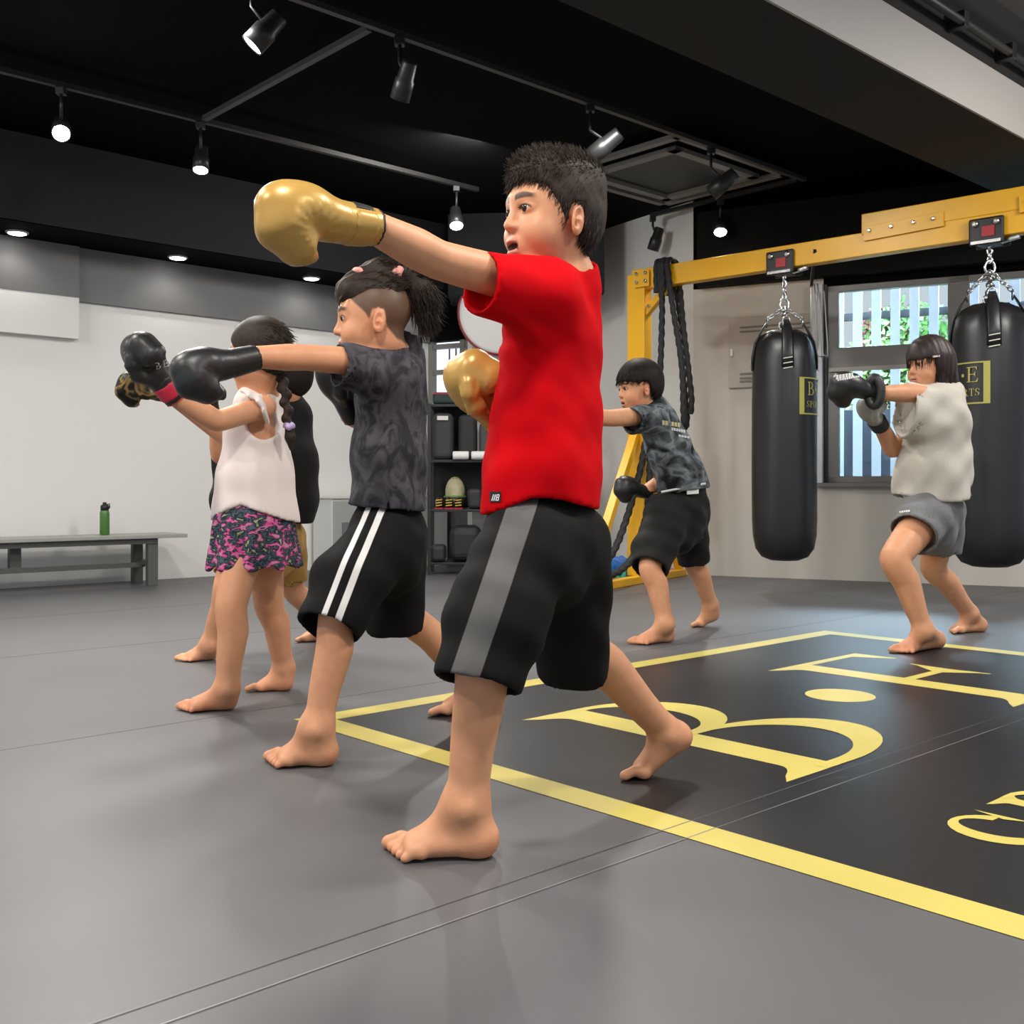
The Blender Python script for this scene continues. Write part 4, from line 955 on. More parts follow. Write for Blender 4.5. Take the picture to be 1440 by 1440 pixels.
# ---------------------------------------------------------------- boxing gloves and clothing helpers
def pp(px, py, d): return np.array(P(px, py, d))
def glove(parent, wrist, tip, back, thumb, s, m, mtrim, label=None, style='strap', h=.006, msub=None):
    g = nrmz(V3(tip)-V3(wrist)); u = nrmz(V3(back)-g*(V3(back)@g)); l = np.cross(u, g)*thumb; M = np.stack([g, l, u], 1); w = V3(wrist)
    W = lambda *p: w+M @ (np.array(p)*s)
    S = SDF(h)
    S.tube(W(.075, 0, 0), W(.14, 0, .004), np.array((.045, .040))*s, np.array((.054, .048))*s, l, k=.02*s)
    S.ell(W(.172, 0, .012), np.array((.070, .060, .052))*s, M, .02*s)
    S.chain([(W(.205, 0, .006), .046*s), (W(.208, -.004, -.030), .040*s), (W(.172, -.004, -.060), .031*s), (W(.150, -.004, -.062), .026*s)], .02*s)
    S.cone(W(.196, .018, -.02), W(.168, .018, -.055), .038*s, .028*s, .02*s); S.cone(W(.196, -.022, -.02), W(.168, -.022, -.055), .036*s, .027*s, .02*s)
    S.chain([(W(.098, .036, -.010), .020*s), (W(.140, .062, -.020), .0215*s), (W(.178, .060, -.030), .020*s), (W(.198, .052, -.036), .015*s)], .012*s)
    S.ell(W(.128, -.006, -.058), np.array((.020, .055, .014))*s, M, .012*s, 's')
    def wr(X, Y, Z):                            # radial puckers round the finger fold
        x = ((X-w[0])*g[0]+(Y-w[1])*g[1]+(Z-w[2])*g[2])/s; z = ((X-w[0])*u[0]+(Y-w[1])*u[1]+(Z-w[2])*u[2])/s; y = ((X-w[0])*l[0]+(Y-w[1])*l[1]+(Z-w[2])*l[2])/s
        a = np.arctan2(z+.035, x-.150); r = np.sqrt((z+.035)**2+(x-.150)**2)
        return s*.0016*np.sin(a*17+y*60)*np.exp(-((r-.036)/.018)**2)
    S.disp(wr)
    o = S.build('boxing_glove', m, parent, 1)
    if label: o['label'] = label
    ro = lambda a, b, r0, r1, nm, mm, hh=h: SDF(hh).tube(a, b, r0, r1, l, True, True).sub_fn(lambda X, Y, Z: np.sqrt(sum((q-c)**2 for q, c in zip((X, Y, Z), W(-.004, 0, 0))))-.028*s, w-.1, w+.1).build(nm, mm, o, 1)
    ro(W(.0, 0, 0), W(.085, 0, 0), np.array((.0400, .0365))*s, np.array((.046, .042))*s, 'cuff', m)
    ro(W(-.002, 0, 0), W(.006, 0, 0), np.array((.0415, .038))*s, np.array((.0415, .038))*s, 'cuff_trim', mtrim)
    if style == 'strap':
        c = SDF(h); c.tube(W(.014, 0, 0), W(.066, 0, 0), np.array((.0432, .0397))*s, np.array((.047, .0435))*s, l, True, True)
        b2 = W(.04, -.010, .022); c.sub_fn(lambda X, Y, Z: ((X-b2[0])*u[0]+(Y-b2[1])*u[1]+(Z-b2[2])*u[2])*-1, w-.2, w+.2)
        c.build('wrist_strap', msub or m, o, 1)
        c = SDF(h); c.tube(W(.016, 0, 0), W(.064, 0, 0), np.array((.0425, .0392))*s, np.array((.0462, .0428))*s, l, True, True)
        c.sub_fn(lambda X, Y, Z: ((X-b2[0])*u[0]+(Y-b2[1])*u[1]+(Z-b2[2])*u[2]), w-.2, w+.2); c.build('cuff_gap', mtrim, o, 1)
    return o, W, M
def sleeve_hole(S, a, b, ra, xd=None):          # hollow the open end at b
    a = V3(a); b = V3(b); d = nrmz(b-a); r = np.array(ra if hasattr(ra, '__len__') else (ra, ra))-.009
    S.tube(b-d*.045, b+d*.02, r, r, xd, True, True, .004, 's')
def folds(amp, *waves):                         # waves: (direction*frequency, phase)
    def fn(X, Y, Z):
        o = 0
        for (kx, ky, kz), ph, a in waves: o = o+a*np.sin(X*kx+Y*ky+Z*kz+ph+1.3*np.sin(Z*9+X*7+ph))
        return o*amp
    return fn
def fabric(name, c, rough=.85, noise=None, sheen=.1, attr=None, b=(900, .12, .001)): return mat(name, c, rough, bump=b, noise=noise, sheen=sheen, attr=attr, spec=.2)
def pattern(name, stops, scale, stretch=(1, 1, 1), detail=3, distort=.6, rough=.85):
    m = bpy.data.materials.new(name); m.use_nodes = True; nt = m.node_tree; N = nt.nodes; L = nt.links; b = N['Principled BSDF']; b.inputs['Roughness'].default_value = rough; b.inputs['Specular IOR Level'].default_value = .2
    tc = N.new('ShaderNodeTexCoord'); mp = N.new('ShaderNodeMapping'); mp.inputs['Scale'].default_value = stretch; t = N.new('ShaderNodeTexNoise'); t.inputs['Scale'].default_value = scale; t.inputs['Detail'].default_value = detail; t.inputs['Distortion'].default_value = distort
    r = N.new('ShaderNodeValToRGB'); e = r.color_ramp.elements; e[0].position, e[0].color = stops[0][0], tuple(stops[0][1])+(1,); e[1].position, e[1].color = stops[-1][0], tuple(stops[-1][1])+(1,)
    for p_, c_ in stops[1:-1]: x = e.new(p_); x.color = tuple(c_)+(1,)
    L.new(tc.outputs['Object'], mp.inputs[0]); L.new(mp.outputs[0], t.inputs[0]); L.new(t.outputs[0], r.inputs[0]); L.new(r.outputs[0], b.inputs['Base Color']); return m
M_gold = mat('gold glove leather', (.50, .295, .070), .34, metal=.2, bump=(14, .25, .004), spec=.5)
M_blk = mat('black glove leather', (.014, .014, .014), .40, bump=(20, .25, .004))
M_blkmat = mat('black strap', (.010, .010, .010), .6)

# ================================================================ the boy in red
def leg(S, hip, knee, ankle, rh, rk, rc, ra, bulge):
    hip, knee, ankle, bulge = V3(hip), V3(knee), V3(ankle), nrmz(bulge); m = knee+(ankle-knee)*.32+bulge*.010; m2 = knee+(ankle-knee)*.68+bulge*.002
    S.limb([(hip, rh), (knee, rk), (m, rc), (m2, rc*.42+ra*.56), (ankle, ra)], .03)
def arm(S, sh, el, wr, r0, r1, r2): S.limb([(sh, r0), ((V3(sh)+V3(el))/2, (r0+r1)*.5), (el, r1), (V3(el)*.62+V3(wr)*.38, r1*1.02), (wr, r2)], .02)
def person(loc, label): return empty('person', loc, label, 'person')

h1 = person(G(700, 1180), 'person in red T-shirt and black shorts punching with golden boxing gloves, nearest the camera')
c, M, s = pp(775, 305, 2.12), roll(frame((-.865, -.50, .02)), R(-2)), 1.0
S = SDF(.0065, [(c, .135, .0026), (pp(610, 1195, 2.03), .13, .0035), (pp(925, 1070, 2.59), .11, .0045)])
head(S, c, M, s, mouth=1.0)
S.cone(c+M @ np.array((-.032, 0, -.06)), pp(795, 402, 2.18), .044, .050, .03)
S.secs([(pp(792, 405, 2.18), .10, .07), (pp(776, 480, 2.18), .13, .085), (pp(768, 600, 2.2), .125, .085), (pp(768, 735, 2.2), .105, .075)], (-.327, -.945, 0))
sl, el, wl_ = pp(748, 402, 2.06), pp(618, 366, 1.90), pp(520, 317, 1.805)
arm(S, sl, el, wl_, .043, .035, .027)
sr, er, wr_ = pp(805, 405, 2.32), pp(795, 590, 2.44), pp(715, 600, 2.30)
arm(S, sr, er, wr_, .045, .036, .028)
hl_, kl, al = pp(752, 745, 2.14), pp(676, 880, 2.02), pp(657, 1128, 2.035)
leg(S, hl_, kl, al, .075, .046, .051, .038, (.5, .1, .1))
hr_, kr, ar = pp(788, 745, 2.30), pp(805, 895, 2.45), pp(938, 1030, 2.60)
leg(S, hr_, kr, ar, .075, .050, .050, .035, (.6, .5, .6))
fL, fB = np.array(G(694, 1205)), np.array(G(582, 1203)); fL[1] = 2.035; fB[1] = 2.035
foot(S, fL, fB, fB-fL, 1.13, -1, al, .076)
rB = np.array(G(903, 1092)); rH = pp(974, 1042, 2.62)
foot(S, rH, rB, (-1, -.05, 0), 1.04, 1, ar, .076)
flat_sole(S, (-1, 1, -.05), (1, 4, .05))
body = S.build('body', M_skin, h1, 2, face_color(c, M, s, 1.0, extra=foot_pink(SKIN, [(fL+(.0, -.02, .01), .035), (fB+(-.06, 0, .01), .03), (rH, .04), (rB, .04)])))
eyes(c, M, s, h1, (1, .1, .08))
MB().ball(c+M @ np.array((.0765, 0, -.0535)), (.010, .016, .0030), 14, 8, Matrix([list(r) for r in M]).to_3x3()).build('teeth', mat('teeth', (.62, .58, .50), .3), h1)
# hair: short sides, thick spiky top
S = hair_cap(.0042, c, M, s, [-.14, -.075, -.055, -.033, -.026, .0, .004, .018, .026, .050, .072, .10], [-.088, -.085, -.062, -.045, .012, .016, -.024, -.026, .010, .040, .055, .056], .009, .000, .004, .005,
             lambda S, W: (S.ell(W(.012, 0, .084), np.array((.074, .064, .036)), M, .03), S.ell(W(-.055, 0, .080), np.array((.055, .062, .042)), M, .03)))
n3 = noise3(150, .7); S.disp(lambda X, Y, Z: .001*n3(X, Y, Z))
hair = S.build('hair', M_hair, h1, 1)
def comb_h(p, n):
    q = (p-c) @ M; top = sstep(.055, .10, q[2]); return M @ np.array((.45-.05*top, 0, -.9+1.55*top))
strands('hair_strands', hair, M_hair, h1, 7500, .020, comb_h, 3, .0008, lift=.22, jit=.38)
def fr_keep(v): q = (v-c) @ M; return (q[:, 0] > .015) & (q[:, 2] > .02) & (q[:, 2] < .088)
strands('hair_fringe', hair, M_hair, h1, 1500, .024, lambda p, n: M @ np.array((.35, .0, -.85)), 5, .0009, fr_keep, jit=.35, lift=.22)
# red T-shirt
M_red_t = mat('red jersey', (.57, .002, .006), .85, bump=(900, .1, .001), spec=.06)
S = SDF(.0062); xd = (-.327, -.945, 0)
S.secs([(pp(796, 398, 2.18), .075, .055), (pp(784, 425, 2.18), .150, .080), (pp(778, 480, 2.18), .158, .092), (pp(769, 590, 2.19), .156, .102), (pp(764, 660, 2.19), .163, .110), (pp(762, 740, 2.19), .174, .120)], xd, .03)
S.tube(pp(797, 400, 2.175), pp(801, 369, 2.158), (.072, .066), (.059, .057), xd, False, True, .02); S.tube(pp(799, 384, 2.166), pp(802, 360, 2.153), (.0515, .0495), (.0515, .0495), xd, True, True, .003, 's')
sa, sb = pp(765, 418, 2.06), pp(676, 397, 1.955)
S.tube(sa, sb, (.075, .072), (.060, .054), (0, 0, 1), False, True, .035)
S.tube(pp(800, 420, 2.30), pp(800, 520, 2.40), (.07, .07), (.066, .062), None, False, True, .03)
S.disp(folds(.0021, ((30, 18, 26), .4, 1), ((-12, 30, 48), 2., .7), ((55, 10, -30), 1., .5), ((20, 60, 75), 4., .3)))
def drape(X, Y, Z): return -.006*np.exp(-((Z-.995)/.03)**2)*np.exp(-((X-.00)/.09)**2)*np.sin(((X-.0)*.6+(Z-1.0))*95)
S.disp(drape)
hemz = lambda X, Y, Z: np.interp(X, [-.08, -.045, -.015, .035, .09, .15, .20], [.645, .650, .660, .682, .680, .664, .650])-Z
S.cut(hemz, (-.5, 1.5, .5), (.8, 3, .78))
S.sub_fn(lambda X, Y, Z: np.maximum(np.sqrt(((X-.062)*.945-(Y-2.19)*.327)**2/.095**2+((X-.062)*.327+(Y-2.19)*.945)**2/.150**2)-1, (Z-.70)*8)*.09, (-.4, 1.7, .6), (.6, 2.7, .76))
sleeve_hole(S, sa, sb, (.060, .054), (0, 0, 1))
shirt = S.build('t_shirt', M_red_t, h1, 2)
tag_q = lambda a, b, c_, d_: [((a+(b-a)*i/4, c_+(d_-c_)*j/4+(.0)), (a+(b-a)*(i+1)/4, c_+(d_-c_)*j/4), (a+(b-a)*(i+1)/4, c_+(d_-c_)*(j+1)/4), (a+(b-a)*i/4, c_+(d_-c_)*(j+1)/4)) for i in range(4) for j in range(4)]
ht = decal('hem_tag', shirt, tag_q(689.5, 705, 691, 706), M_blkmat, shirt, .0016)
decal('tag_mark', shirt, [((692.5, 704), (694, 704), (696.5, 695), (695, 695)), ((695.2, 704), (696.7, 704), (699.2, 695), (697.7, 695)), ((698, 704), (699.3, 704), (701.5, 695), (700.2, 695)), ((700.2, 696.2), (703.3, 696.2), (703.6, 694.8), (700.4, 694.8)), ((699.3, 700.2), (702.6, 700.2), (702.9, 698.8), (699.6, 698.8)), ((698, 704), (701.4, 704), (701.8, 702.6), (698.4, 702.6)), ((701.4, 704), (702.6, 704), (704, 695.2), (702.8, 695.2))], mat('white print', (.75, .75, .75), .6), ht or shirt, .0030)
# black shorts with a grey side panel
def stripe_mask(stripes):                        # signed width of side stripes, stored per vertex and thresholded in the material
    def fn(v):
        o = np.full(len(v), -.02)
        for a, b, perp, outw, lo, hi in stripes:
            a = V3(a); b = V3(b); d = b-a; t = ((v-a)@d)/(d@d); q = v-a-t[:, None]*d; p_ = q@nrmz(perp); o_ = q@nrmz(outw)
            l0 = lo[0]+(lo[1]-lo[0])*t; h0 = hi[0]+(hi[1]-hi[0])*t
            o = np.maximum(o, np.minimum(np.minimum(p_-l0, h0-p_), o_+.10))
        return np.repeat(o[:, None], 3, 1)
    return fn
def striped(name, base, stripe):
    m = mat(name, base, .8, spec=.12, bump=(16, .12, .010, (1, 1, .45))); nt = m.node_tree; N = nt.nodes; L = nt.links
    a = N.new('ShaderNodeAttribute'); a.attribute_name = 'Col'; sp = N.new('ShaderNodeSeparateColor'); r = N.new('ShaderNodeMapRange'); r.inputs[1].default_value = -.0008; r.inputs[2].default_value = .0008
    x = N.new('ShaderNodeMix'); x.data_type = 'RGBA'; x.inputs[6].default_value = tuple(base)+(1,); x.inputs[7].default_value = tuple(stripe)+(1,)
    L.new(a.outputs['Color'], sp.inputs[0]); L.new(sp.outputs[0], r.inputs[0]); L.new(r.outputs[0], x.inputs[0]); L.new(x.outputs[2], N['Principled BSDF'].inputs['Base Color']); return m
M_sh = striped('black jersey shorts', (.008, .008, .008), (.115, .11, .105))
S = SDF(.005)
S.secs([(pp(765, 705, 2.2), .115, .082), (pp(765, 752, 2.2), .140, .104), (pp(765, 790, 2.2), .130, .105)], xd, .03)
a1, k1, b1 = pp(741, 770, 2.10), pp(698, 868, 2.03), pp(672, 962, 1.99); S.tube(a1, k1, (.104, .100), (.101, .096), (0, 1, 0), False, False, .04); S.tube(k1, b1, (.100, .096), (.086, .084), (0, 1, 0), False, True, .03)
a2, b2 = pp(793, 768, 2.30), pp(806, 945, 2.46); S.tube(a2, b2, (.104, .104), (.080, .084), (0, 1, 0), False, True, .04)
S.disp(folds(.0026, ((34, 10, 22), .4, 1), ((18, 30, 60), 2., .7), ((70, 10, -24), 1., .5)))
sleeve_hole(S, k1, b1, (.083, .083), (0, 1, 0)); sleeve_hole(S, a2, b2, (.077, .082), (0, 1, 0))
xx = nrmz(np.cross(b1-a1, (0, 1., 0)))
if xx[0] < 0: xx = -xx
S.build('shorts', M_sh, h1, 2, stripe_mask([(pp(736, 700, 2.02), pp(650, 960, 1.92), xx, (0, -1, 0), (-.024, -.026), (.030, .026))]))
glove(h1, pp(528, 320, 1.81), pp(380, 297, 1.69), (.1, 0, 1), -1, .86, M_gold, M_blkmat, 'golden leather glove', h=.0045)
glove(h1, pp(722, 616, 2.31), pp(652, 521, 2.24), (-.8, .6, -.1), -1, .88, M_gold, M_blkmat, 'golden leather glove', h=.0045)
# ================================================================ boy with the ponytail, charcoal T-shirt
def low_shorts(name, parent, m, h, hips, xd, legs_, color=None, sm=2, fold=.0024):
    S = SDF(h); S.secs(hips, xd, .03)
    for pts in legs_:                           # (centre, rx, ry) from hip to hem
        for i, (p, q) in enumerate(zip(pts, pts[1:])): S.tube(p[0], q[0], p[1:], q[1:], (0, 1, 0), False, i == len(pts)-2, .035)
    S.disp(folds(fold, ((34, 10, 22), .4, 1), ((18, 30, 60), 2., .7), ((70, 10, -24), 1., .5)))
    for pts in legs_: sleeve_hole(S, pts[-2][0], pts[-1][0], (pts[-1][1]-.002, pts[-1][2]-.002), (0, 1, 0))
    return S.build(name, m, parent, sm, color)
h2 = person(G(500, 1055), 'person with top ponytail in charcoal patterned T-shirt, black shorts with two white stripes')
c, M, s = pp(524, 449, 2.85), frame((-.985, -.17, -.05)), 1.0
S = SDF(.0075, [(c, .135, .0034), (pp(425, 1068, 2.69), .14, .0045)])
head(S, c, M, s, mouth=.15)
S.cone(c+M @ np.array((-.032, 0, -.06)), pp(560, 515, 2.95), .046, .055, .03)
S.secs([(pp(556, 515, 2.97), .09, .065), (pp(549, 560, 2.97), .12, .08), (pp(549, 640, 2.97), .11, .07), (pp(547, 735, 2.97), .10, .07)], (-.1, -1, 0))
arm(S, pp(540, 512, 2.86), pp(432, 503, 2.69), pp(357, 502, 2.56), .040, .033, .026)
arm(S, pp(566, 515, 3.1), pp(560, 610, 3.15), pp(492, 585, 3.05), .042, .036, .028)
aL, aR = pp(447, 1022, 2.70), pp(668, 968, 3.28)
leg(S, pp(540, 755, 2.88), pp(474, 858, 2.73), aL, .07, .044, .048, .035, (.6, .1, .1))
leg(S, pp(552, 755, 3.06), pp(570, 862, 3.12), aR, .07, .050, .047, .034, (.5, .3, .6))
fH, fB = np.array(G(470, 1076)), np.array(G(402, 1076))
foot(S, fH, fB, fB-fH, 1.14, -1, aL, .076)
rB = np.array(G(630, 1004)); foot(S, pp(700, 970, 3.32), rB, (-1, -.05, 0), 1.05, 1, aR)
flat_sole(S, (-2, 2, -.05), (1, 4, .05))
BUZZ = np.array((.060, .038, .024))
def buzz(v, q, col):                             # close-cropped sides
    x, y, z = q.T; ins = (np.abs(x) < .14) & (np.abs(y) < .1) & (np.abs(z) < .15); er = (np.abs(y) > .074) & (((x+.012)/.024)**2+((z+.018)/.036)**2 < 1)
    hl = np.interp(x, [-.12, -.06, -.034, -.028, .004, .012, .022, .046, .07], [-.075, -.06, -.03, .012, .014, -.012, .006, .032, .062])
    w = (sstep(hl-.004, hl+.006, z)*ins*(~er))[:, None]*.9; col = col*(1-w)+BUZZ*w
    return foot_pink(SKIN, [(fH, .04), (fB, .04)])(v, q, col)
S.build('body', M_skin, h2, 2, face_color(c, M, s, .15, extra=buzz)); eyes(c, M, s, h2, (1, 0, -.05))
# long top hair swept back into a ponytail
S = SDF(.0045); W = lambda *p: c+M @ (np.array(p)*s)
S.ell(W(-.010, 0, .066), (.096, .066, .062), M, .02); S.ell(W(.052, 0, .074), (.038, .05, .036), M, .03)
S.chain([(W(.03, .0, .118), .022), (W(-.02, .0, .130), .026), (W(-.075, 0, .118), .026)], .025)
S.cut(lambda X, Y, Z: .050-.25*((X-c[0])*M[0, 0]+(Y-c[1])*M[1, 0])-((X-c[0])*M[0, 2]+(Y-c[1])*M[1, 2]+(Z-c[2])*M[2, 2])+.004*np.sin(X*130), c-.3, c+.3, .006)
n4 = noise3(120, 1.1); S.disp(lambda X, Y, Z: .002*n4(X, Y, Z)+.0016*np.sin((Y-c[1])*320))
hr = S.build('hair', M_hair, h2, 1)
strands('hair_strands', hr, M_hair, h2, 2600, .03, lambda p, n: M @ np.array((-1., 0, .25)), 11, .0010, lift=.06, jit=.35)
S = SDF(.0045); S.chain([(W(-.075, 0, .112), .020), (W(-.105, .0, .118), .030), (W(-.130, .0, .075), .034), (W(-.138, 0, .025), .022), (W(-.132, 0, -.01), .010)], .02); S.disp(lambda X, Y, Z: .0025*np.sin((Y-c[1])*260+X*90))
pt = S.build('ponytail', M_hair, h2, 1)
strands('ponytail_strands', pt, M_hair, h2, 2600, .055, lambda p, n: nrmz(M @ np.array((-.35, 0, -.9 if ((p-c) @ M)[2] < .10 else .2))), 12, .0011, lift=.25, jit=.5)
M_pink = mat('pink hair tie', (.75, .33, .28), .6)
for p0, p1, r in ((W(.040, .012, .128), W(.018, .020, .118), .0095), (W(-.070, .016, .104), W(-.080, .022, .130), .0105), (W(-.060, .016, .104), W(-.066, .022, .128), .0085)):
    MB().tube([Vector(p0), Vector((p0+p1)/2)+Vector((0, -.008, .003)), Vector(p1)], r, 8).build('hair_tie', M_pink, h2)
mb = MB()
for k in range(7): y = -.02+.011*k; mb.tube([W(.075, y, .060), W(.086, y+.003, .045), W(.0855, y+.004, .030)], [.003, .002, .0006], 5)
mb.build('loose_fringe', M_hair, h2)
M_char = pattern('charcoal leaf print', [(.40, (.026, .024, .030)), (.52, (.058, .054, .064)), (.60, (.075, .070, .082))], 17, (1, 1, .7), 6, 2.2)
S = SDF(.0068); xd = (-.1, -1, 0)
S.secs([(pp(566, 497, 2.97), .07, .05), (pp(556, 522, 2.97), .145, .080), (pp(550, 570, 2.97), .150, .092), (pp(548, 640, 2.97), .148, .098), (pp(545, 740, 2.97), .158, .110)], xd, .03)
S.tube(pp(566, 500, 2.97), pp(572, 466, 2.965), (.062, .058), (.058, .056), xd, False, True, .02); S.tube(pp(569, 486, 2.967), pp(573, 455, 2.962), (.049, .048), (.049, .048), xd, True, True, .003, 's')
sa, sb = pp(552, 530, 2.86), pp(474, 514, 2.765); S.tube(sa, sb, (.074, .072), (.058, .060), (0, 0, 1), False, True, .035)
S.tube(pp(566, 525, 3.1), pp(560, 590, 3.14), .066, .062, None, False, True, .03)
S.disp(folds(.0026, ((30, 18, 26), 1.4, 1), ((-12, 30, 48), 2., .7), ((55, 10, -30), .3, .5), ((20, 60, 75), 4., .4)))
S.cut(lambda X, Y, Z: .648-.10*(X+.36)-Z, (-.8, 2.3, .5), (.1, 3.5, .75))
S.sub_fn(lambda X, Y, Z: np.maximum(np.sqrt((X+.344)**2/.092**2+(Y-2.97)**2/.140**2)-1, (Z-.69)*8)*.09, (-.7, 2.6, .6), (0, 3.3, .76)); sleeve_hole(S, sa, sb, (.058, .060), (0, 0, 1))
S.build('t_shirt', M_char, h2, 2)
M_sh2 = striped('black shorts with stripes', (.008, .008, .008), (.70, .69, .67))
kk, hm = pp(490, 820, 2.78), pp(461, 886, 2.71); xx = nrmz(np.cross(hm-pp(535, 740, 2.87), (0, 1., 0))); xx = xx if xx[0] > 0 else -xx
st_a, st_b = pp(520, 722, 2.76), pp(457, 884, 2.62)
low_shorts('shorts', h2, M_sh2, .0058, [(pp(546, 712, 2.97), .110, .080), (pp(546, 750, 2.97), .14, .098), (pp(546, 790, 2.97), .12, .10)], xd,
           [[(pp(534, 768, 2.88), .102, .098), (kk, .100, .094), (hm, .090, .083)], [(pp(553, 768, 3.06), .102, .10), (pp(556, 884, 3.12), .082, .084)]],
           stripe_mask([(st_a, st_b, xx, (0, -1, 0), (-.022, -.022), (-.008, -.008)), (st_a, st_b, xx, (0, -1, 0), (.013, .013), (.030, .030))]))
glove(h2, pp(360, 503, 2.56), pp(278, 522, 2.47), (-.15, .1, 1), -1, .85, M_blk, M_blkmat, 'black leather glove', 'plain', h=.0055)
glove(h2, pp(497, 590, 3.06), pp(470, 528, 2.98), (-1, 0, .1), -1, .82, M_blk, M_blkmat, 'black leather glove', 'plain', h=.007)

# ================================================================ girl in the pale sleeveless top
h3 = person(G(330, 985), 'person with long braid in pale sleeveless top and floral skirt, raising black gloves')
c, M, s = pp(362, 499, 3.52), frame((-.93, .36, -.03)), .96
S = SDF(.008, [(c, .13, .004), (pp(290, 990, 3.37), .14, .005), (pp(385, 962, 3.73), .12, .005)])
head(S, c, M, s)
S.cone(c+M @ np.array((-.03, 0, -.06)), pp(366, 562, 3.58), .042, .050, .03); xd = (-.25, -.97, 0)
S.secs([(pp(366, 560, 3.58), .09, .06), (pp(363, 610, 3.58), .115, .075), (pp(360, 680, 3.57), .095, .07), (pp(358, 745, 3.56), .10, .075)], xd)
arm(S, pp(372, 572, 3.48), pp(306, 592, 3.33), pp(253, 563, 3.26), .038, .034, .027)
arm(S, pp(362, 572, 3.70), pp(318, 612, 3.62), pp(246, 560, 3.48), .038, .033, .027)
aL, aR = pp(320, 968, 3.38), pp(400, 940, 3.72)
leg(S, pp(348, 755, 3.50), pp(325, 850, 3.40), aL, .066, .051, .049, .036, (.7, .1, .1)); leg(S, pp(372, 755, 3.66), pp(378, 850, 3.66), aR, .066, .050, .046, .035, (.8, .1, .1))
fH, fB = np.array(G(330, 997)), np.array(G(274, 1000)); foot(S, fH, fB, fB-fH, 1.02, -1, aL, .076)
gH, gB = np.array(G(409, 971)), np.array(G(370, 971)); foot(S, gH, gB, gB-gH, .96, 1, aR, .074)
flat_sole(S, (-2, 2, -.05), (1, 5, .05))
S.build('body', M_skin, h3, 2, face_color(c, M, s, extra=foot_pink(SKIN, [(fH, .05), (fB, .07), (gH, .05), (gB, .05)]))); eyes(c, M, s, h3)
S = hair_cap(.006, c, M, s, [-.14, -.07, -.05, 0, .02, .05, .075, .10], [-.085, -.08, -.06, -.03, -.01, .02, .05, .06], .014, .004, .01, .003)
hr = S.build('hair', M_hair, h3, 1); strands('hair_strands', hr, M_hair, h3, 1200, .03, lambda p, n: M @ np.array((-1, 0, -.5)), 21, .0014, lift=.05, jit=.2)
b0 = [Vector(pp(392, 520, 3.52)), Vector(pp(401, 555, 3.50)), Vector(pp(406, 600, 3.49))]; S = SDF(.0055)
for k in range(9):
    t = k/8; q = np.array(b0[0].lerp(b0[1], t*2) if t < .5 else b0[1].lerp(b0[2], t*2-1)); S.ell(q+np.array(((-1)**k*.006, 0, 0)), (.020-.004*t, .018, .018), None, .008)
S.chain([(pp(406, 603, 3.49), .012), (pp(408, 615, 3.49), .017), (pp(409, 632, 3.49), .006)], .01); S.build('braid', M_hair, h3, 1)
MB().tube([pp(402, 598, 3.485), pp(407, 601, 3.47), pp(411, 598, 3.485)], .012, 8).build('hair_bobble', mat('lilac bobble', (.48, .36, .62), .5), h3)
M_top = fabric('pale pink cotton', (.78, .68, .63), .8)
S = SDF(.007)
S.secs([(pp(367, 548, 3.58), .07, .05), (pp(366, 566, 3.58), .108, .068), (pp(362, 610, 3.58), .128, .092), (pp(360, 670, 3.575), .14, .118), (pp(359, 770, 3.565), .165, .158)], xd, .03)
S.disp(folds(.003, ((55, 55, 6), .4, 1), ((-60, 42, 5), 2., .8), ((20, 10, 40), 1., .4)))
S.cut(lambda X, Y, Z: np.interp(X, [-1.02, -.94, -.875, -.80, -.70], [.585, .622, .648, .622, .580])-Z, (-1.6, 3, .15), (-.4, 4.2, .78), .006)
ah = pp(366, 592, 3.44); S.tube(ah+np.array((.0, .09, .005)), ah+np.array((0, -.12, 0)), (.048, .062), (.048, .062), (1, 0, 0), True, True, .01, 's')
tp = S.build('sleeveless_top', M_top, h3, 2)
S = SDF(.005); fr = [(352, 552), (362, 560), (371, 572), (374, 586)]
for (x0, y0), (x1, y1) in zip(fr, fr[1:]): S.tube(pp(x0, y0, 3.46), pp(x1, y1, 3.44), (.042, .008), (.044, .008), (.25, -.9, -.35), k=.012)
S.disp(lambda X, Y, Z: .0025*np.sin(X*230+Z*60)); S.build('ruffle', M_top, tp, 1)
M_flor = pattern('floral print', [(.30, (.35, .36, .20)), (.36, (.012, .016, .024)), (.44, (.02, .045, .06)), (.475, (.10, .13, .16)), (.50, (.015, .02, .03)), (.545, (.03, .03, .045)), (.57, (.50, .05, .20)), (.64, (.62, .14, .32)), (.68, (.30, .30, .30)), (.74, (.03, .04, .05))], 34, (1, 1, 1.5), 2, .5)
S = SDF(.006); S.secs([(pp(357, 695, 3.565), .115, .095), (pp(357, 740, 3.565), .150, .128)], xd, .02); S.tube(pp(357, 735, 3.565), pp(358, 797, 3.565), (.146, .125), (.178, .152), xd, False, True, .02)
def fl_(X, Y, Z): a = np.arctan2(Y-3.565, X+.86); return (.006*np.sin(a*11+.5)+.003*np.sin(a*19))*np.clip((.66-Z)/.15, 0, 1)
S.disp(fl_); S.tube(pp(358, 775, 3.565), pp(358, 805, 3.565), (.150, .124), (.164, .138), xd, True, True, .004, 's'); S.build('skirt', M_flor, h3, 2)
M_redtrim = mat('red cuff', (.55, .02, .05), .45)
g3, W3, Mg = glove(h3, pp(250, 562, 3.26), pp(200, 498, 3.19), (-.75, .1, .62), -1, .94, M_blk, M_redtrim, 'black glove with red cuff', 'strap', h=.006, msub=M_redtrim)
W_ = lambda *p: Vector(W3(*p))
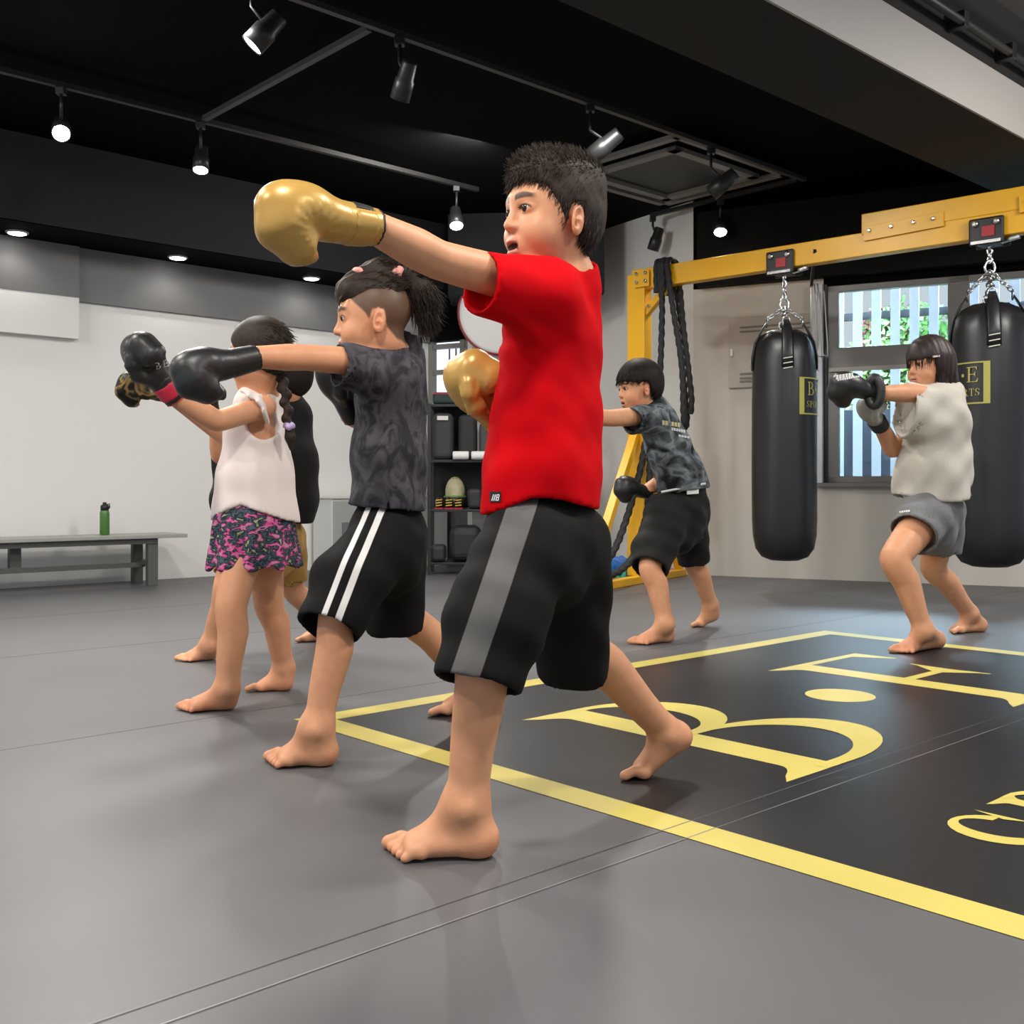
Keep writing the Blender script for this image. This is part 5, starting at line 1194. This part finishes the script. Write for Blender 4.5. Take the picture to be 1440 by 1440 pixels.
MB().tube([W_(.215, -.05, -.02), W_(.225, 0, -.01), W_(.215, .05, -.02)], .012, 8, flat=.5).build('white_piping', M_wl, g3)
tq, tw = text_quads('BES', 9.5, .28)
decal('lettering', g3, [[(219+a-b*.15, 520-a*.28-b) for a, b in f] for x, qs, w in tq for f in qs], M_wl, g3, .002)
glove(h3, pp(240, 556, 3.47), pp(200, 546, 3.40), (0, -.3, 1), 1, .72, pattern('black and gold camouflage', [(.45, (.012, .012, .01)), (.52, (.30, .20, .06)), (.56, (.02, .018, .012))], 14, rough=.45), M_blkmat, 'black and gold glove', 'plain', h=.007)

# ================================================================ the one in the wide black T-shirt behind
h4 = person(G(375, 915), 'person in wide black T-shirt and mustard shorts standing behind the girl with the braid')
c, M, s = pp(398, 532, 4.45), frame((-.98, .15, 0)), 1.0
S = SDF(.010, [(c, .13, .005), (pp(275, 926, 4.34), .14, .006)])
head(S, c, M, s); S.cone(c+M @ np.array((-.03, 0, -.06)), pp(396, 580, 4.5), .047, .055, .03); xd = (1, .0, 0)
S.secs([(pp(392, 580, 4.5), .11, .07), (pp(380, 640, 4.5), .14, .09), (pp(376, 745, 4.5), .13, .1)], xd)
arm(S, pp(418, 585, 4.55), pp(405, 655, 4.45), pp(392, 640, 4.34), .045, .037, .029); arm(S, pp(350, 585, 4.4), pp(310, 640, 4.2), pp(305, 590, 4.1), .045, .037, .029)
aL, aR = pp(296, 905, 4.35), pp(456, 886, 4.9)
leg(S, pp(345, 745, 4.42), pp(318, 825, 4.33), aL, .075, .052, .050, .036, (.8, .1, .1)); leg(S, pp(398, 745, 4.6), pp(412, 828, 4.72), aR, .075, .052, .050, .036, (.8, .2, .2))
fH, fB = np.array(G(303, 927)), np.array(G(268, 930)); foot(S, fH, fB, fB-fH, 1.0, -1, aL); gH, gB = np.array(G(468, 900)), np.array(G(430, 902)); foot(S, gH, gB, gB-gH, 1.0, 1, aR)
flat_sole(S, (-3, 3, -.05), (1, 6, .05)); S.build('body', M_skin, h4, 2, face_color(c, M, s)); eyes(c, M, s, h4)
hair_cap(.007, c, M, s, [-.14, -.07, -.05, -.03, 0, .02, .05, .075, .10], [-.09, -.085, -.06, -.02, .02, .0, .02, .045, .055], .016, .01, .01, .004).build('hair', M_hairb, h4, 1)
M_bt = fabric('black jersey', (.009, .009, .009), .85, sheen=.04)
S = SDF(.009); S.secs([(pp(395, 545, 4.5), .09, .06), (pp(388, 572, 4.5), .155, .085), (pp(374, 640, 4.5), .222, .12), (pp(372, 700, 4.5), .225, .135), (pp(368, 775, 4.5), .19, .13)], xd, .03)
S.disp(folds(.005, ((20, 18, 12), 1.4, 1), ((-12, 30, 28), 2., .7))); S.cut(lambda X, Y, Z: .555-Z, (-3, 3, .2), (1, 6, .72)); S.build('t_shirt', M_bt, h4, 2)
low_shorts('shorts', h4, fabric('mustard cotton', (.36, .20, .045), .85), .008, [(pp(372, 730, 4.5), .14, .10), (pp(372, 760, 4.5), .155, .115), (pp(374, 785, 4.5), .13, .11)], xd,
           [[(pp(350, 752, 4.42), .10, .10), (pp(328, 812, 4.35), .088, .088)], [(pp(398, 755, 4.6), .10, .10), (pp(404, 815, 4.68), .085, .088)]])
glove(h4, pp(303, 600, 4.1), pp(292, 555, 4.05), (-1, 0, .1), -1, .75, M_blk, M_blkmat, None, 'plain', h=.009); glove(h4, pp(394, 634, 4.33), pp(372, 596, 4.25), (-1, 0, .2), -1, .75, M_blk, M_blkmat, None, 'plain', h=.009)

# ================================================================ boy in the grey camouflage T-shirt, leaning forward
h5 = person(G(945, 895), 'person in grey camouflage T-shirt and black shorts leaning forward beside the yellow rig')
c, M, s = pp(897, 545, 4.98), frame((-.95, -.28, -.12)), .97
S = SDF(.010, [(c, .13, .0048), (pp(920, 898, 4.82), .15, .006), (pp(990, 873, 5.4), .14, .006)])
head(S, c, M, s, mouth=.5); S.cone(c+M @ np.array((-.03, 0, -.06)), pp(918, 585, 5.02), .047, .055, .03); xd = (-.3, -.95, 0)
S.secs([(pp(922, 585, 5.02), .10, .07), (pp(938, 630, 5.06), .125, .08), (pp(958, 700, 5.15), .125, .09), (pp(962, 730, 5.15), .12, .09)], xd)
arm(S, pp(910, 585, 4.9), pp(858, 588, 4.72), pp(806, 585, 4.6), .046, .038, .030); arm(S, pp(932, 590, 5.15), pp(950, 665, 5.22), pp(908, 690, 5.10), .045, .037, .03)
aL, aR = pp(936, 876, 4.84), pp(1000, 852, 5.42)
leg(S, pp(938, 722, 5.05), pp(914, 797, 4.88), aL, .075, .052, .051, .037, (.7, .1, .1)); leg(S, pp(966, 722, 5.24), pp(975, 790, 5.33), aR, .075, .052, .049, .037, (.6, .2, .2))
fH, fB = np.array(G(944, 902)), np.array(G(905, 906)); foot(S, fH, fB, fB-fH, 1.08, -1, aL); gB = np.array(G(984, 881)); foot(S, pp(1012, 869, 5.42), gB, (-1, -.15, 0), 1.05, 1, aR)
flat_sole(S, (-1, 3, -.05), (3, 7, .05)); S.build('body', M_skin, h5, 2, face_color(c, M, s, .5, extra=foot_pink(SKIN, [(fH, .05), (fB, .06)]))); eyes(c, M, s, h5)
S = hair_cap(.0055, c, M, s, [-.14, -.07, -.05, -.030, -.02, .01, .02, .05, .075, .10], [-.09, -.085, -.05, -.01, .022, .02, .015, .026, .032, .034], .019, .008, .012, .004)
hr = S.build('hair', M_hairb, h5, 1); strands('hair_strands', hr, M_hairb, h5, 1500, .025, lambda p, n: M @ np.array((.5, 0, -.8)), 31, .0016, lift=.1, jit=.25)
M_camo = pattern('grey camouflage', [(.36, (.008, .009, .010)), (.44, (.05, .056, .062)), (.52, (.10, .115, .13)), (.60, (.20, .225, .24)), (.68, (.07, .08, .09))], 11, (1, 1, 1.5), 3, .5)
S = SDF(.008)
S.secs([(pp(914, 568, 5.02), .07, .055), (pp(922, 585, 5.02), .148, .078), (pp(938, 625, 5.06), .158, .100), (pp(956, 670, 5.12), .155, .115), (pp(972, 722, 5.16), .165, .130)], xd, .03)
S.tube(pp(912, 578, 5.01), pp(905, 564, 5.0), (.062, .058), (.058, .054), xd, False, True, .02)
sa, sb = pp(922, 590, 4.9), pp(887, 592, 4.79); S.tube(sa, sb, (.074, .072), (.060, .062), (0, 0, 1), False, True, .035); S.tube(pp(935, 590, 5.16), pp(945, 635, 5.2), .066, .064, None, False, True, .03)
S.disp(folds(.0034, ((26, 18, 30), 1.4, 1), ((-16, 30, 52), 2., .8), ((45, 10, -30), .3, .6)))
S.cut(lambda X, Y, Z: .690+.11*(X-.8)-Z, (0, 4, .5), (2, 6, .82)); sleeve_hole(S, sa, sb, (.06, .062), (0, 0, 1)); ts = S.build('t_shirt', M_camo, h5, 2)
gq = lambda x0, y0, x1, y1, sk, n=6: [((x0+(x1-x0)*i/n, y0+sk*i/n), (x0+(x1-x0)*(i+.8)/n, y0+sk*(i+.8)/n), (x0+(x1-x0)*(i+.8)/n, y1+sk*(i+.8)/n), (x0+(x1-x0)*i/n, y1+sk*i/n)) for i in range(n)]
decal('back_print', ts, gq(931, 591, 957, 597, 4), mat('sand print', (.5, .43, .22), .7), ts); decal('back_print', ts, gq(944, 601, 964, 605, 4), mat('pale print', (.5, .52, .52), .7), ts); decal('back_print', ts, gq(954, 611, 970, 614, 3, 4), mat('pale print', (.5, .52, .52), .7), ts)
M_sh5 = fabric('black training shorts', (.011, .010, .009), .8, sheen=.03)
sh5 = low_shorts('shorts', h5, M_sh5, .007, [(pp(962, 690, 5.15), .135, .105), (pp(958, 715, 5.15), .150, .125), (pp(954, 745, 5.13), .13, .115)], xd,
           [[(pp(940, 722, 5.06), .115, .112), (pp(920, 775, 4.95), .098, .096), (pp(913, 800, 4.88), .088, .086)], [(pp(968, 722, 5.25), .105, .105), (pp(974, 790, 5.33), .080, .082)]], fold=.004)
p = Vector(pp(975, 689, 4.985)); MB().hexa([p+Vector(q) for q in ((-.03, 0, -.022), (.028, .012, -.018), (.028, .02, -.018), (-.03, .008, -.022), (-.03, 0, .014), (.028, .012, .02), (.028, .02, .02), (-.03, .008, .014))]).build('white_label', mat('white cloth label', (.72, .72, .70), .7), sh5, .003)
pa_, pb_ = Vector(pp(930, 692, 4.975)), Vector(pp(992, 680, 5.02)); MB().tube([pa_, pa_.lerp(pb_, .5)+Vector((0, -.015, 0)), pb_], .006, 6).build('white_drawstring', M_wl, sh5)
glove(h5, pp(812, 587, 4.61), pp(770, 580, 4.5), (0, -.1, 1), -1, .9, M_blk, M_blkmat, None, 'plain', h=.008); glove(h5, pp(914, 694, 5.12), pp(872, 682, 5.03), (-.2, -.2, 1), -1, .82, M_blk, M_blkmat, None, 'plain', h=.006)

# ================================================================ girl in the pale sweatshirt and grey shorts
h6 = person(G(1310, 905), 'person with long dark hair in cream sweatshirt and grey shorts, punching')
c, M, s = pp(1305, 513, 4.75), frame((-.93, -.36, -.06)), .97
S = SDF(.0095, [(c, .13, .0045), (pp(1295, 912, 4.57), .15, .006), (pp(1360, 885, 5.2), .14, .006)])
head(S, c, M, s); S.cone(c+M @ np.array((-.03, 0, -.06)), pp(1320, 560, 4.8), .044, .052, .03); xd = (-.3, -.95, 0)
S.secs([(pp(1322, 560, 4.8), .09, .065), (pp(1320, 610, 4.8), .125, .085), (pp(1312, 690, 4.83), .12, .09), (pp(1310, 730, 4.85), .13, .10)], xd)
arm(S, pp(1318, 560, 4.72), pp(1284, 553, 4.655), pp(1243, 553, 4.56), .045, .040, .032); arm(S, pp(1325, 565, 4.92), pp(1256, 632, 4.86), pp(1236, 594, 4.72), .043, .038, .032)
aL, aR = pp(1299, 886, 4.57), pp(1364, 862, 5.2)
leg(S, pp(1302, 728, 4.75), pp(1258, 785, 4.57), aL, .085, .062, .058, .039, (.7, .1, .1)); leg(S, pp(1326, 728, 4.96), pp(1312, 798, 5.04), aR, .08, .058, .054, .038, (.7, .2, .2))
fH, fB = np.array(G(1322, 910)), np.array(G(1274, 918)); foot(S, fH, fB, fB-fH, 1.12, -1, aL); gH, gB = np.array(G(1384, 888)), np.array(G(1346, 890)); foot(S, gH, gB, gB-gH, 1.05, 1, aR)
flat_sole(S, (0, 3, -.05), (4, 7, .05)); S.build('body', M_skin, h6, 2, face_color(c, M, s, extra=foot_pink(SKIN, [(fH, .05), (fB, .07), (gH, .05)]))); eyes(c, M, s, h6)
def long_hair(S, W):
    S.tube(W(-.055, .03, .02), W(-.118, .035, -.20), np.array((.058, .05)), np.array((.040, .030)), None, k=.03); S.tube(W(-.055, -.03, .02), W(-.118, -.035, -.20), np.array((.058, .05)), np.array((.040, .030)), None, k=.03)
    S.tube(W(-.010, .066, .03), W(-.028, .066, -.12), (.030, .018), (.026, .014), tuple(M[:, 0]), k=.03); S.tube(W(-.010, -.066, .03), W(-.028, -.066, -.12), (.030, .018), (.026, .014), tuple(M[:, 0]), k=.03)
S = hair_cap(.0055, c, M, s, [-.14, -.05, -.04, .015, .024, .05, .075, .10], [-.26, -.26, -.24, -.20, .024, .026, .020, .018], .018, .006, .008, .003, long_hair)
S.disp(lambda X, Y, Z: .0016*np.sin((X*.93+Y*.36)*240+Z*8))
hr = S.build('hair', mat('dark brown long hair', (.026, .014, .012), .5, noise=(60, .3, (1, 1, .1)), spec=.35), h6, 1); strands('hair_strands', hr, M_hair, h6, 1800, .05, lambda p, n: np.array((0, 0, -1.)), 41, .0014, lift=.04, jit=.12)
pc = Vector(c+M @ (np.array((.012, .084, .030)))); MB().bar(pc, pc+Vector((-.03, -.005, -.004)), .008, .008).build('hair_clip', mat('pearl clip', (.6, .5, .48), .3), h6)
M_sw = fabric('cream sweatshirt', (.52, .485, .42), .9, noise=(200, .06))
S = SDF(.008)
S.secs([(pp(1322, 540, 4.8), .075, .06), (pp(1322, 560, 4.8), .150, .095), (pp(1318, 600, 4.8), .175, .135), (pp(1312, 660, 4.83), .18, .160), (pp(1311, 725, 4.85), .185, .178)], xd, .035)
S.tube(pp(1320, 552, 4.8), pp(1317, 536, 4.79), (.065, .06), (.058, .056), xd, False, True, .02)
sa, sb = pp(1330, 584, 4.73), pp(1271, 577, 4.67); S.tube(sa, sb, (.125, .095), (.122, .090), (0, 0, 1), False, True, .04)
S.tube(pp(1320, 580, 4.95), pp(1285, 606, 4.92), .09, .085, None, False, True, .03)
S.disp(folds(.0042, ((24, 18, 24), .9, 1), ((-34, 26, 30), 2., .8), ((46, 10, -34), .3, .7), ((30, 30, 50), 1.2, .4)))
S.cut(lambda X, Y, Z: .672+.25*np.abs(X-1.94)*(X > 1.94)*.0-.03*np.sin((X-1.75)*9)-Z, (1, 4, .4), (3, 6, .78))
S.sub_fn(lambda X, Y, Z: np.maximum(np.sqrt((X-1.912)**2/.16**2+(Y-4.85)**2/.165**2)-1, (Z-.71)*8)*.1, (1.2, 4, .5), (2.6, 5.6, .75)); sleeve_hole(S, sa, sb, (.119, .087), (0, 0, 1))
sw = S.build('sweatshirt', M_sw, h6, 2)
sh6 = low_shorts('shorts', h6, fabric('grey sweat cotton', (.155, .155, .16), .9, noise=(160, .12)), .0075, [(pp(1312, 690, 4.85), .135, .105), (pp(1312, 715, 4.85), .155, .125), (pp(1310, 745, 4.85), .135, .115)], xd,
           [[(pp(1303, 722, 4.76), .118, .115), (pp(1284, 752, 4.66), .108, .106)], [(pp(1325, 725, 4.95), .110, .108), (pp(1322, 775, 5.0), .092, .092)]], fold=.004)
decal('white_mark', sh6, gq(1265, 719, 1280, 721.5, -2, 5), M_wl, sh6)
g6, W6, _ = glove(h6, pp(1238, 552, 4.54), pp(1172, 540, 4.47), (0, -.5, 1), -1, .98, M_blk, mat('white inner lining', (.55, .53, .48), .6), 'black glove with white print', 'plain', h=.006)
MB().tube([W6(.0+.0, 0, 0)+np.array((0, -.012, 0))+.062*np.array((.35*math.cos(a), -.25*math.cos(a), 0))+.062*np.array((0, 0, math.sin(a)*.95))+np.array((-.04, -.03, 0)) for a in np.linspace(0, 2*math.pi, 25)], .020, 10, caps=False).build('cuff_roll', mat('dark grey padding', (.022, .022, .020), .45), g6)
decal('white_print', g6, gq(1176, 528, 1214, 534, -6, 9)+gq(1178, 533.5, 1212, 536, -6, 11), M_wl, g6, .002)
g7, W7, _ = glove(h6, pp(1238, 600, 4.73), pp(1214, 562, 4.60), (-1, -.1, .2), -1, .80, mat('grey glove leather', (.34, .33, .30), .5), M_blkmat, 'pale grey glove', 'strap', h=.0065, msub=M_blkmat)
SDF(.006).tube(W7(-.01, 0, 0), W7(.07, 0, 0), (.040, .037), (.043, .040), None, True, True).build('wrist_wrap', M_blkmat, g7, 1)
